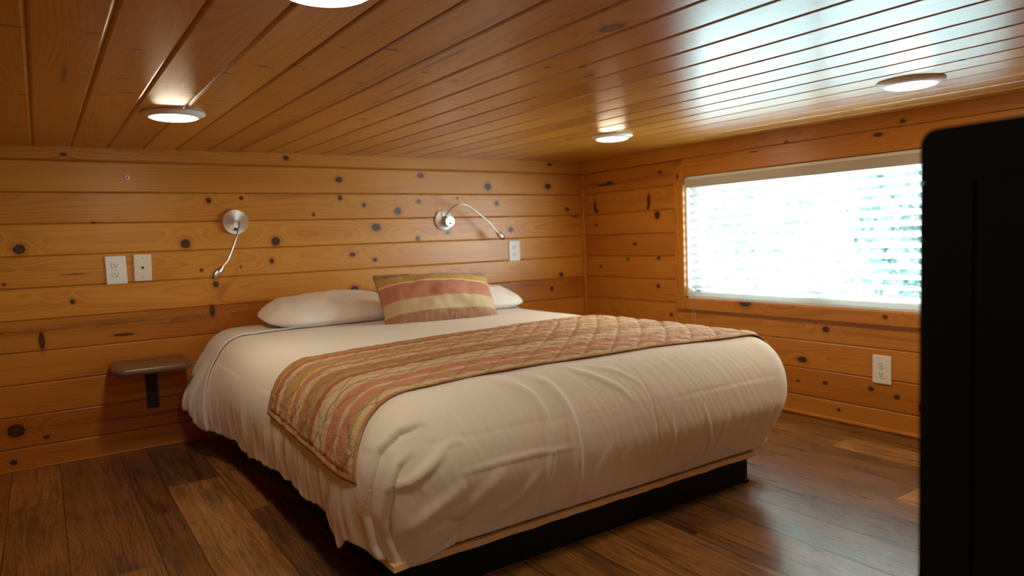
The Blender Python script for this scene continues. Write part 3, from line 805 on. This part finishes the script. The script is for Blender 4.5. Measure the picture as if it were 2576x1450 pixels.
for y in (-1.40, -0.47):
    bm = bmesh.new(); bx(bm, (-2.235, y - 0.022, 0.022), (-2.229, y + 0.008, 0.078), 0.001); bx(bm, (-2.232, y - 0.016, 0.034), (-2.215, y + 0.002, 0.050), 0.001)
    bx(bm, (-2.250, y - 0.030, 0.018), (-2.232, y - 0.018, 0.036), 0.003)
    bedpart('side_bracket', bm, simple('bracket_grey', (0.05, 0.05, 0.055), 0.4, 0.6))
def ply(lo, hi, seed):
    bm = box(lo, hi, 0.0015, 1)
    for i in range(1, 60):
        bmesh.ops.bisect_plane(bm, geom=bm.verts[:] + bm.edges[:] + bm.faces[:], plane_co=(lo[0] + (hi[0] - lo[0]) * i / 60, 0, 0), plane_no=(1, 0, 0))
    for v in bm.verts:
        if v.co.y < lo[1] + 0.02:
            v.co.y += 0.0035 * float(vnoise(v.co.x * 22, 0.3, seed)) + 0.002 * float(vnoise(v.co.x * 80, v.co.z * 60, seed))
    return bm
bedpart('plywood_deck', ply((-2.268, -1.968, 0.100), (-0.928, -0.06, 0.117), 2), M_PLY, 'raw plywood sheet')
bedpart('plywood_deck', ply((-0.927, -1.885, 0.100), (-0.745, -0.06, 0.117), 4), M_PLY, 'raw plywood strip')

# mattress with its white sheets
bm = bmesh.new(); bx(bm, (XA + 0.06, YF + 0.10, 0.118), (XB - 0.05, YH - 0.02, ZT - 0.03), 0.05, 4)
mt = obj('mattress', bm, M_SHEET, None, True)
tag(mt, 'thick queen mattress wholly covered by white bedding on the plywood deck', 'mattress')

V_, F_, n_, r_ = bed_surface(0.007, True, 0.0125)
sh = obj('top_sheet', np_mesh('top_sheet', V_, F_, True), M_SHEET)
tag(sh, 'white sheet turned down over the bedspread at the head end, under the pillows', 'sheet')
bm = bmesh.new(); bm.from_mesh(sh.data)
bmesh.ops.bisect_plane(bm, geom=bm.verts[:] + bm.edges[:] + bm.faces[:], plane_co=(0, -0.40, 0), plane_no=(0, -1, 0), clear_outer=True)
bm.to_mesh(sh.data); bm.free()
md = sh.modifiers.new('thick', 'SOLIDIFY'); md.thickness = 0.005; md.offset = -1

V_, F_, n_, r_ = bed_surface(0.0052, True, 0.006)
sp = obj('bedspread', np_mesh('bedspread', V_, F_, True), M_SPREAD)
tag(sp, 'plain white bedspread pulled over the mattress and tucked at the foot', 'bedspread')
bm = bmesh.new(); bm.from_mesh(sp.data)
bmesh.ops.bisect_plane(bm, geom=bm.verts[:] + bm.edges[:] + bm.faces[:], plane_co=(0, -0.33, 0), plane_no=(0.0, 1, 0.0), clear_outer=True)
bmesh.ops.remove_doubles(bm, verts=bm.verts, dist=0.00005)
bm.to_mesh(sp.data); bm.free()
md = sp.modifiers.new('thick', 'SOLIDIFY'); md.thickness = 0.006; md.offset = -1

# ------------------------------------------------------------------ quilted runner
def runner_mat():
    t = NT('striped_quilt')
    A = t.n('ShaderNodeAttribute', attribute_name='rv').outputs['Vector']     # along, across(0..1), seam
    B = t.n('ShaderNodeAttribute', attribute_name='rb').outputs['Vector']     # binding
    s, v, seam = t.xyz(A)[0:3]; bind = t.xyz(B)[0]
    wob = t.noise(t.comb(t.math('MULTIPLY', s, 5.0), t.math('MULTIPLY', v, 12.0), 0.0), 1.0, 3)
    fine = t.noise(t.comb(t.math('MULTIPLY', s, 40.0), t.math('MULTIPLY', v, 30.0), 3.0), 1.0, 4, 0.7)
    amt = t.math('ADD', 0.005, t.math('MULTIPLY', t.ss(s, 0.5, 1.5), 0.15))
    vv = t.math('ADD', v, t.math('ADD', t.math('MULTIPLY', t.math('SUBTRACT', wob, 0.5), 0.004), t.math('MULTIPLY', t.math('SUBTRACT', fine, 0.5), amt)))
    cr = t.n('ShaderNodeValToRGB', ins={0: vv}); R = cr.color_ramp; R.interpolation = 'CONSTANT'
    OL = (0.36, 0.225, 0.075); GO = (0.60, 0.31, 0.030); RO = (0.42, 0.13, 0.080); PK = (0.56, 0.235, 0.135); CR = (0.66, 0.47, 0.28); TA = (0.46, 0.22, 0.075); SG = (0.42, 0.31, 0.14); WH = (0.70, 0.55, 0.38); DR = (0.28, 0.10, 0.07)
    st = [(0, OL), (.055, GO), (.075, RO), (.12, CR), (.165, PK), (.21, SG), (.26, GO), (.30, WH), (.315, PK), (.375, CR), (.42, CR), (.435, TA), (.52, SG), (.555, GO), (.57, RO), (.61, CR), (.665, WH), (.70, SG), (.715, CR), (.76, PK), (.84, CR), (.875, PK), (.93, SG), (.955, CR), (.98, PK)]
    while len(R.elements) > 1: R.elements.remove(R.elements[0])
    R.elements[0].position = 0; R.elements[0].color = (*st[0][1], 1)
    for p, c in st[1:]:
        el = R.elements.new(p); el.color = (*c, 1)
    c = cr.outputs[0]
    tw = t.noise(t.comb(t.math('MULTIPLY', s, 300.0), t.math('MULTIPLY', v, 300.0), 1.0), 1.0, 2)
    c = t.mix(t.math('MULTIPLY', tw, 0.07), c, (0.75, 0.62, 0.48))
    # pale mottled patches, stronger towards the right end
    wn = t.noise(t.comb(t.math('MULTIPLY', s, 60.0), t.math('MULTIPLY', v, 22.0), 9.0), 1.0, 4, 0.7)
    mottle = t.math('MULTIPLY', t.ss(s, 0.6, 1.5), t.math('MULTIPLY', t.ss(wn, 0.40, 0.60), 0.75))
    c = t.mix(mottle, c, (0.72, 0.62, 0.54))
    c = t.mix(t.math('MULTIPLY', seam, 0.7), c, tuple(k * 0.5 for k in TA))
    bn = t.noise(t.comb(t.math('MULTIPLY', s, 9.0), t.math('MULTIPLY', v, 9.0), 5.0), 1.0, 1)
    c = t.mix(bind, c, t.mix(t.ss(bn, 0.45, 0.55), (0.46, 0.20, 0.12), (0.50, 0.33, 0.15)))
    t.set(Base_Color=c, Roughness=0.8, Sheen_Weight=0.05, Specular_IOR_Level=0.25)
    cn = t.noise(t.comb(t.math('MULTIPLY', s, 120.0), t.math('MULTIPLY', v, 26.0), 2.0), 1.0, 4, 0.65)
    t.bump(cn, 0.7, 0.004)
    return t.m
M_RUN = runner_mat()

def runner():
    xc, zc0 = -1.555, 0.23
    # profile by angle at mid run
    th = np.linspace(math.radians(182), math.radians(-2), 1500)
    hits = []
    for a in th:
        h = bvh.ray_cast(Vector((xc, -1.5, zc0)), Vector((math.cos(a), 0, math.sin(a))))
        hits.append(h[0] if h[0] is not None else hits[-1])
    H = np.array([tuple(h) for h in hits]); arc = np.concatenate([[0], np.cumsum(np.linalg.norm(np.diff(H, axis=0), axis=1))])
    i0 = np.argmax(H[:, 2] > 0.352); s0 = arc[i0]                 # left hem
    i1 = len(H) - 1 - np.argmax(H[::-1, 2] > 0.30); s1 = arc[i1]
    ns = int((s1 - s0) / 0.0052); nv = 150
    S = np.linspace(s0, s1, ns); TH = np.interp(S, arc, th)
    P = np.zeros((ns, nv, 3)); N = np.zeros((ns, nv, 3))
    for i in range(ns):
        f = i / (ns - 1)
        yb = -1.235 + 0.165 * float(sstep(0.0, 0.9, f)) + 0.012 * math.sin(f * 9)
        yf = -1.925 + 0.065 * float(sstep(0.0, 0.28, f)) - 0.065 * float(sstep(0.45, 1.0, f)) + 0.004 * math.sin(f * 23)
        for j in range(nv):
            a = TH[i] + 0.045 * (j / (nv - 1)) * max(0.0, 1 - f / 0.12)
            y = yb + (yf - yb) * j / (nv - 1)
            zz = zc0
            h = bvh.ray_cast(Vector((xc, y, zz)), Vector((math.cos(a), 0, math.sin(a))))
            if h[0] is None: P[i, j] = P[i, j - 1]; N[i, j] = N[i, j - 1]
            else:
                P[i, j] = h[0]; nn = h[1]
                if nn.dot(Vector((math.cos(a), 0, math.sin(a)))) < 0: nn = -nn
                N[i, j] = nn
    for _ in range(14):   # soften facets
        N[1:-1, 1:-1] = (N[1:-1, 1:-1] * 2 + N[:-2, 1:-1] + N[2:, 1:-1] + N[1:-1, :-2] + N[1:-1, 2:]) / 6
        P[1:-1, 1:-1] = (P[1:-1, 1:-1] * 2 + P[:-2, 1:-1] + P[2:, 1:-1] + P[1:-1, :-2] + P[1:-1, 2:]) / 6
    N /= np.linalg.norm(N, axis=2)[..., None]
    SS = np.repeat((S - s0)[:, None], nv, 1); VV = np.repeat(np.linspace(0, 1, nv)[None], ns, 0) * 0.70
    # diamond quilting
    q = 0.084
    a1 = (SS * 0.74 + VV * 0.80) / q; a2 = (SS * 0.74 - VV * 0.80) / q
    d1 = np.abs(a1 - np.round(a1)); d2 = np.abs(a2 - np.round(a2)); d = np.minimum(d1, d2)
    puff = 1 - np.exp(-(d / 0.09))
    pf = 0.0026 + 0.0038 * sstep(0.45, 1.1, SS)
    H = 0.008 + pf * puff + 0.0009 * vnoise(SS * 45 + VV * 12, VV * 22, 31) * puff + 0.0012 * vnoise(SS * 110, VV * 45, 32)
    H += 0.001 * vnoise(SS * 9, VV * 9, 33)
    seam = np.exp(-(d / 0.028) ** 2)
    edge = np.minimum(np.minimum(SS, (s1 - s0) - SS), np.minimum(VV, 0.70 - VV))
    bind = (edge < 0.014).astype(float)
    H = np.where(edge < 0.014, 0.010 + 0.001 * vnoise(SS * 60, VV * 60, 35), H)
    H += -0.004 * np.exp(-((edge - 0.0155) / 0.003) ** 2)
    # hanging end lifts a little from the side
    Vt = P + N * H[..., None]
    Bt = P + N * 0.0065
    Vt_ = Vt.reshape(-1, 3); Bt_ = Bt.reshape(-1, 3)
    F = grid_faces(ns, nv); m = ns * nv
    rim = []
    idx = lambda i, j: i * nv + j
    loop = [idx(i, 0) for i in range(ns)] + [idx(ns - 1, j) for j in range(1, nv)] + [idx(i, nv - 1) for i in range(ns - 2, -1, -1)] + [idx(0, j) for j in range(nv - 2, 0, -1)]
    for a, b in zip(loop, loop[1:] + loop[:1]): rim.append((b, a, a + m, b + m))
    Fb = F[:, ::-1] + m
    me = np_mesh('bed_runner', np.concatenate([Vt_, Bt_]), np.concatenate([F, Fb, np.array(rim)]), True)
    for nm, arr in (('rv', np.stack([SS, VV / 0.70, seam], -1)), ('rb', np.stack([bind, bind, bind], -1))):
        a_ = me.attributes.new(nm, 'FLOAT_VECTOR', 'POINT'); x = arr.reshape(-1, 3).astype(np.float32)
        a_.data.foreach_set('vector', np.concatenate([x, x]).ravel())
    bm = bmesh.new(); bm.from_mesh(me); bmesh.ops.recalc_face_normals(bm, faces=bm.faces); bm.to_mesh(me); bm.free()
    o = obj('bed_runner', me, M_RUN)
    tag(o, 'quilted bed runner in rose, gold and olive stripes across the foot of the bed', 'bed runner')
runner()

# ------------------------------------------------------------------ pillows
def pillow_mesh(name, L, W, H, seed, nu=110, nv=70, pinch=0.06, wr=0.006, bot=0.35, rnd=0.0):
    u = np.sin(np.linspace(-PI / 2, PI / 2, nu)); v = np.sin(np.linspace(-PI / 2, PI / 2, nv))
    U, Vv = np.meshgrid(u, v, indexing='ij')
    t = ((1 - np.abs(U) ** 2.6) * (1 - np.abs(Vv) ** 2.4)).clip(0) ** 0.62
    sx = 1 - pinch * (1 - np.abs(Vv) ** 2.0) * np.abs(U) ** 3; sy = 1 - pinch * 1.6 * (1 - np.abs(U) ** 2.5) * np.abs(Vv) ** 3
    X = U * L / 2 * sx * (1 - rnd * 0.35 * np.abs(Vv) ** 3); Y = Vv * W / 2 * sy * (1 - rnd * np.abs(U) ** 5)
    edge = np.exp(-t * 3.2)
    wn = wr * (vnoise(X * 14, Y * 14, seed) + 0.5 * vnoise(X * 33, Y * 33, seed + 1)) * np.clip(t * 5, 0, 1)
    pk = wr * 1.1 * edge * np.abs(vnoise(X * 55, Y * 55, seed + 2)) * np.clip(t * 5, 0, 1)
    top = t * H + wn * t - pk * 0.7; low = -t * H * bot + 0.3 * wn * t
    a = np.stack([X, Y, top], -1).reshape(-1, 3); b = np.stack([X, Y, low], -1).reshape(-1, 3)
    F = grid_faces(nu, nv)
    me = np_mesh(name, np.concatenate([a, b]), np.concatenate([F, F[:, ::-1] + nu * nv]), True)
    at_ = me.attributes.new('uvp', 'FLOAT_VECTOR', 'POINT')
    x = np.stack([U, Vv, t], -1).reshape(-1, 3).astype(np.float32); at_.data.foreach_set('vector', np.concatenate([x, x]).ravel())
    bm = bmesh.new(); bm.from_mesh(me); bmesh.ops.remove_doubles(bm, verts=bm.verts, dist=0.0004); bm.to_mesh(me); bm.free()
    for p in me.polygons: p.use_smooth = True
    return me
p1 = obj('pillow', pillow_mesh('pillow', 0.68, 0.42, 0.088, 51, wr=0.008, bot=0.58, rnd=0.45), M_PCASE, None, None, (-1.780, -0.240, ZT + 0.068), Euler((math.radians(7), math.radians(-1), 0)))
tag(p1, 'white pillow lying flat against the wall, left of the striped cushion', 'pillow', 'white bed pillows')
p2 = obj('pillow', pillow_mesh('pillow', 0.66, 0.42, 0.084, 61, wr=0.008, bot=0.58, rnd=0.35), M_PCASE, None, None, (-1.078, -0.275, ZT + 0.066), Euler((math.radians(6), math.radians(2), math.radians(-5))))
tag(p2, 'white pillow whose pointed right corner shows behind the striped cushion', 'pillow', 'white bed pillows')

t = NT('striped_cushion')
A = t.n('ShaderNodeAttribute', attribute_name='uvp').outputs['Vector']
uu, vv, th_ = t.xyz(A)[0:3]
tc = t.n('ShaderNodeTexCoord'); wob = t.noise(tc.outputs['Object'], 5.0, 2)
v01 = t.math('ADD', t.math('MULTIPLY_ADD', vv, 0.5, 0.5), t.math('MULTIPLY', t.math('SUBTRACT', wob, 0.5), 0.02))
cr = t.n('ShaderNodeValToRGB', ins={0: v01}); R = cr.color_ramp; R.interpolation = 'CONSTANT'
st = [(0, (0.36, 0.165, 0.085)), (.20, (0.56, 0.42, 0.24)), (.42, (0.47, 0.165, 0.090)), (.71, (0.76, 0.58, 0.34)), (.738, (0.50, 0.28, 0.05)), (.89, (0.27, 0.19, 0.09))]
while len(R.elements) > 1: R.elements.remove(R.elements[0])
R.elements[0].position = 0; R.elements[0].color = (*st[0][1], 1)
for p, c in st[1:]:
    el = R.elements.new(p); el.color = (*c, 1)
we = t.noise(tc.outputs['Object'], 160.0, 2)
t.set(Base_Color=t.mix(t.math('MULTIPLY', we, 0.15), cr.outputs[0], (0.7, 0.5, 0.35)), Roughness=0.62, Sheen_Weight=0.2, Specular_IOR_Level=0.35)
cz_ = t.n('ShaderNodeMapping', ins={'Vector': tc.outputs['Object'], 'Scale': (1.0, 0.25, 1.0)}).outputs[0]
t.bump(t.math('MULTIPLY', t.noise(cz_, 42.0, 3, 0.5), t.math('ADD', 0.25, t.ss(t.math('ABSOLUTE', vv), 0.45, 0.95))), 0.9, 0.008)
M_CUSH = t.m
CUR = Matrix.Translation((-1.380, -0.575, 0.602)) @ Matrix.Rotation(math.radians(-6), 4, 'Z') @ Matrix.Rotation(math.radians(-1), 4, 'Y') @ Matrix.Rotation(math.radians(58), 4, 'X')
cu = obj('throw_pillow', pillow_mesh('throw_pillow', 0.56, 0.285, 0.085, 71, pinch=0.03, wr=0.009, bot=0.9), M_CUSH)
cu.matrix_world = CUR
for v_ in cu.data.vertices:
    v_.co.y = -0.1425 + (v_.co.y + 0.1425) * (1.03 - 0.13 * max(0.0, v_.co.x / 0.56 + 0.5) ** 1.5)
tag(cu, 'oblong throw pillow with brown, cream, rose and gold stripes leaning on the white pillows', 'cushion')
pts = []
for k in range(25):
    q = -1 + 2 * k / 24; pts.append((-0.28 * (1 - 0.03 * (1 - q * q)) - 0.001, q * 0.1425, 0.0))
obj('piping', tube(pts, 0.003, 8, 2), simple('piping', (0.33, 0.24, 0.10), 0.7), cu, True)

# ================================================================== WALL SHELF
M_LAM = simple('shelf_laminate', (0.165, 0.100, 0.050), 0.33, nscale=30, var=0.12)
M_BRK = simple('bracket_brown', (0.030, 0.016, 0.009), 0.55)
ws = empty('wall_shelf', (-2.54, 0.0, 0.405)); tag(ws, 'small brown floating bedside shelf with rounded edges on a T bracket', 'shelf')
bm = bmesh.new()
n = 10; r = 0.045; prof = []
x0, x1, y0, y1 = -0.150, 0.150, -0.285, -0.004
for cx, cy, a0 in ((x1 - r, y1 - r, 0), (x0 + r, y1 - r, PI / 2), (x0 + r, y0 + r, PI), (x1 - r, y0 + r, 1.5 * PI)):
    for k in range(n + 1):
        a = a0 + PI / 2 * k / n; prof.append((cx + r * math.cos(a), cy + r * math.sin(a), math.cos(a), math.sin(a)))
rings = []
hh = 0.017
for k in range(13):
    a = -PI / 2 + PI * k / 12
    rings.append([bm.verts.new((x - nx * hh * (1 - math.cos(a)), y - ny * hh * (1 - math.cos(a)), -hh + hh * math.sin(a))) for x, y, nx, ny in prof])
for A_, B_ in zip(rings, rings[1:]):
    for k in range(len(prof)):
        j = (k + 1) % len(prof); bm.faces.new((A_[k], A_[j], B_[j], B_[k]))
bm.faces.new(rings[0][::-1]); bm.faces.new(rings[-1])
bmesh.ops.recalc_face_normals(bm, faces=bm.faces)
obj('shelf_board', bm, M_LAM, ws, True)
bm = bmesh.new(); bx(bm, (-0.010, -0.008, -0.228), (0.038, 0.0, -0.034), 0.001, 1)
bx(bm, (-0.010, -0.24, -0.040), (0.038, -0.001, -0.0335), 0.001, 1)
obj('bracket', bm, M_BRK, ws)

# ================================================================== OUTLETS
M_PLATE = simple('white_plate', (0.88, 0.86, 0.83), 0.35, nscale=15, var=0.03)
M_IVORY = simple('ivory_plate', (0.84, 0.77, 0.64), 0.38, nscale=15, var=0.03)
M_SLOT = simple('slot_black', (0.01, 0.008, 0.006), 0.8)
M_SCREW = simple('screw', (0.45, 0.42, 0.38), 0.35, 0.6)
def plate_bm(w_, h_):
    bm = box((-w_ / 2, -0.0065, -h_ / 2), (w_ / 2, 0.0, h_ / 2), 0.0035, 3); return bm
def recept(z):
    bm = lathe([(0.0172, 0.0), (0.0172, 0.0022), (0.0165, 0.003), (0.0, 0.003)], 40)
    for v in bm.verts:
        v.co.y = max(-0.0142, min(0.0142, v.co.y))
    bmesh.ops.transform(bm, matrix=Matrix.Translation((0, -0.0058, z)) @ Matrix.Rotation(PI / 2, 4, 'X'), verts=bm.verts)
    return bm
def slots(z):
    bm = bmesh.new()
    bx(bm, (-0.0072, -0.0092, z - 0.001), (-0.0050, -0.0086, z + 0.0075)); bx(bm, (0.0050, -0.0092, z), (0.0072, -0.0086, z + 0.0070))
    r_ = bmesh.ops.create_cone(bm, cap_ends=True, segments=16, radius1=0.0026, radius2=0.0026, depth=0.0006)
    bmesh.ops.transform(bm, matrix=Matrix.Translation((0, -0.0089, z - 0.0065)) @ Matrix.Rotation(PI / 2, 4, 'X'), verts=r_['verts'])
    return bm
def outlet(loc, rz, label, tilt=0.0):
    o = empty('wall_outlet', loc, (0, tilt, rz)); tag(o, label, 'outlet', 'duplex wall outlets')
    obj('cover_plate', plate_bm(0.079, 0.121), M_PLATE, o)
    for z in (0.0205, -0.0205):
        rc_ = obj('receptacle', recept(z), M_PLATE, o); obj('slots', slots(z), M_SLOT, rc_)
    obj('screw', lathe([(0.0026, 0), (0.0026, 0.001), (0, 0.0014)], 16, Matrix.Translation((0, -0.0064, 0)) @ Matrix.Rotation(PI / 2, 4, 'X')), M_SCREW, o)
outlet((-2.630, 0.0, 0.7965), 0, 'white double wall outlet left of the phone jack plate', math.radians(-0.6))
outlet((-0.549, 0.0, 0.7955), 0, 'white double wall outlet on back wall below the right reading lamp')
outlet((0.0, -1.909, 0.263), -PI / 2, 'white double wall outlet low on the right wall under the window')
ph = empty('phone_jack_plate', (-2.528, 0.0, 0.8015), (0, math.radians(1.2), 0)); tag(ph, 'ivory phone jack plate on back wall right of the outlet', 'wall plate')
obj('cover_plate', plate_bm(0.069, 0.117), M_IVORY, ph)
bm = bmesh.new()
a_ = [bm.verts.new(p) for p in ((-0.0052, -0.0068, 0.005), (0.0052, -0.0068, 0.005), (0.0052, -0.0068, 0.0), (0.0012, -0.0068, -0.006), (-0.0012, -0.0068, -0.006), (-0.0052, -0.0068, 0.0))]
f = bm.faces.new(a_); e_ = bmesh.ops.extrude_face_region(bm, geom=[f]); bmesh.ops.translate(bm, vec=(0, 0.0008, 0), verts=[v for v in e_['geom'] if isinstance(v, bmesh.types.BMVert)])
bmesh.ops.recalc_face_normals(bm, faces=bm.faces)
obj('jack_socket', bm, M_SLOT, ph)
for z in (0.042, -0.042):
    obj('screw', lathe([(0.003, 0), (0.003, 0.0008), (0, 0.0012)], 16, Matrix.Translation((0, -0.0064, z)) @ Matrix.Rotation(PI / 2, 4, 'X')), M_SCREW, ph)
an = obj('wall_anchor', lathe([(0.0036, 0.0025), (0.0045, 0.004), (0.0085, 0.0035), (0.0095, 0.0015), (0.0098, 0.0)], 20, Matrix.Translation((-2.561, 0.0, 1.194)) @ Matrix.Rotation(PI / 2, 4, 'X')), M_PLATE, None, True)
tag(an, 'small white plastic screw anchor in back wall under the ceiling trim', 'wall anchor')
obj('screw_hole', lathe([(0.0, 0.0026), (0.0036, 0.0025), (0.0036, 0.001)], 12, Matrix.Translation((-2.561, 0.0, 1.194)) @ Matrix.Rotation(PI / 2, 4, 'X')), M_SLOT, an)

# ================================================================== READING LAMPS
def brushed(name):
    t = NT(name); tc = t.n('ShaderNodeTexCoord'); x, y, z = t.xyz(tc.outputs['Object'])[0:3]
    ang = t.math('ARCTAN2', z, x); rr = t.math('SQRT', t.math('ADD', t.math('MULTIPLY', x, x), t.math('MULTIPLY', z, z)))
    n = t.noise(t.comb(t.math('MULTIPLY', rr, 900.0), t.math('MULTIPLY', ang, 1.0), 0.0), 1.0, 3)
    tg = t.n('ShaderNodeTangent', direction_type='RADIAL', axis='Y')
    t.set(Base_Color=t.mix(n, (0.70, 0.68, 0.64), (0.84, 0.82, 0.79)), Metallic=1.0, Roughness=0.42, Anisotropic=0.7)
    t.t.links.new(tg.outputs[0], t.b.inputs['Tangent'])
    return t.m
M_NICK = brushed('brushed_nickel')
M_CHR = simple('chrome_neck', (0.66, 0.63, 0.60), 0.22, 1.0, nscale=300, var=0.1, bump=0.2)
M_HOLE = simple('lamp_mouth', (0.015, 0.013, 0.012), 0.5)
RX = Matrix.Rotation(PI / 2, 4, 'X')      # lathe axis -> -Y
def reading_lamp(loc, neck, label, two_disc, knob, group='gooseneck reading lamps'):
    o = empty('reading_lamp', loc); tag(o, label, 'reading lamp', group)
    if two_disc:
        obj('wall_disc', lathe([(0.057, 0.0), (0.057, 0.006), (0.055, 0.009), (0.03, 0.014), (0.0, 0.015)], 64, RX), M_NICK, o, False)
        obj('front_disc', lathe([(0.030, 0.012), (0.030, 0.052), (0.028, 0.055), (0.0, 0.056)], 48, Matrix.Translation((0.012, 0, -0.008)) @ RX), M_NICK, o, False)
        obj('switch_knob', lathe([(0.0055, 0.054), (0.0055, 0.064), (0.0, 0.0655)], 20, Matrix.Translation((0.013, 0, -0.020)) @ RX), M_CHR, o, True)
    else:
        obj('wall_disc', lathe([(0.058, 0.0), (0.058, 0.014), (0.0565, 0.018), (0.0, 0.0205)], 64, RX), M_NICK, o, False)
        obj('switch_knob', lathe([(0.0075, 0.018), (0.0075, 0.028), (0.006, 0.030), (0.0, 0.030)], 20, Matrix.Translation((-0.002, 0, -0.034)) @ RX), M_HOLE, o, True)
    obj('gooseneck', tube(neck, 0.0042, 12, 8), M_CHR, o, True)
    a = Vector(neck[-2]); b = Vector(neck[-1]); d = (b - a).normalized()
    q = Vector((0, 0, 1)).rotation_difference(d).to_matrix().to_4x4()
    Mh = Matrix.Translation(b) @ q
    hd = obj('lamp_head', lathe([(0.0042, -0.008), (0.007, 0.0), (0.0130, 0.014), (0.0158, 0.030), (0.0155, 0.048), (0.0135, 0.062), (0.0122, 0.062), (0.0122, 0.055)], 28, Mh), M_CHR, o, True)
    obj('lamp_mouth', lathe([(0.0, 0.056), (0.0124, 0.056)], 24, Mh), M_HOLE, hd)
reading_lamp((-2.130, -0.0005, 0.994), [(0.006, -0.015, 0.004), (0.006, -0.045, 0.004), (0.000, -0.085, -0.010), (-0.016, -0.11, -0.055), (-0.050, -0.13, -0.130), (-0.075, -0.14, -0.180), (-0.098, -0.14, -0.205)],
             'gooseneck reading lamp bent straight down, left of the bed pillows', False, True)
reading_lamp((-1.020, -0.0005, 0.985), [(-0.001, -0.010, 0.014), (-0.004, -0.030, 0.022), (0.000, -0.065, 0.045), (0.014, -0.085, 0.068), (0.050, -0.10, 0.084), (0.105, -0.10, 0.072), (0.165, -0.10, 0.035), (0.235, -0.10, -0.018), (0.285, -0.10, -0.070)],
             'gooseneck reading lamp arching right, above the striped throw pillow', True, True)

# ================================================================== BLACK CABINET IN THE FOREGROUND
M_CAB = simple('black_cabinet', (0.0028, 0.0022, 0.002), 0.7, nscale=12, var=0.2, Specular_IOR_Level=0.12)
cb = empty('cabinet', (-2.0, -3.25, 0.0)); cb.location = (-2.15, -3.085, 0.0); cb.rotation_euler = (0, 0, math.radians(-5))
tag(cb, 'tall black cabinet with rounded top corner, blurred at the right edge', 'cabinet')
obj('body', box((0.010, -0.62, 0.0), (0.40, -0.0005, 0.964), 0.012, 4), M_CAB, cb, None)
def cab_part(name, lo, hi):
    bm = box(lo, hi)
    es = [e for e in bm.edges if all(abs(v.co.y - hi[1]) < 1e-5 and abs(v.co.z - hi[2]) < 1e-5 for v in e.verts)]
    bmesh.ops.bevel(bm, geom=es, offset=0.016, segments=5, affect='EDGES', profile=0.5)
    obj(name, bm, M_CAB, cb)
cab_part('top_rail', (-0.006, -0.615, 0.9125), (0.012, 0.0, 0.965))
obj('side_stile', box((-0.006, -0.050, 0.03), (0.012, 0.0, 0.912)), M_CAB, cb)
bm = bmesh.new(); bx(bm, (-0.006, -0.615, 0.03), (0.012, -0.0535, 0.912)); obj('door', bm, M_CAB, cb)
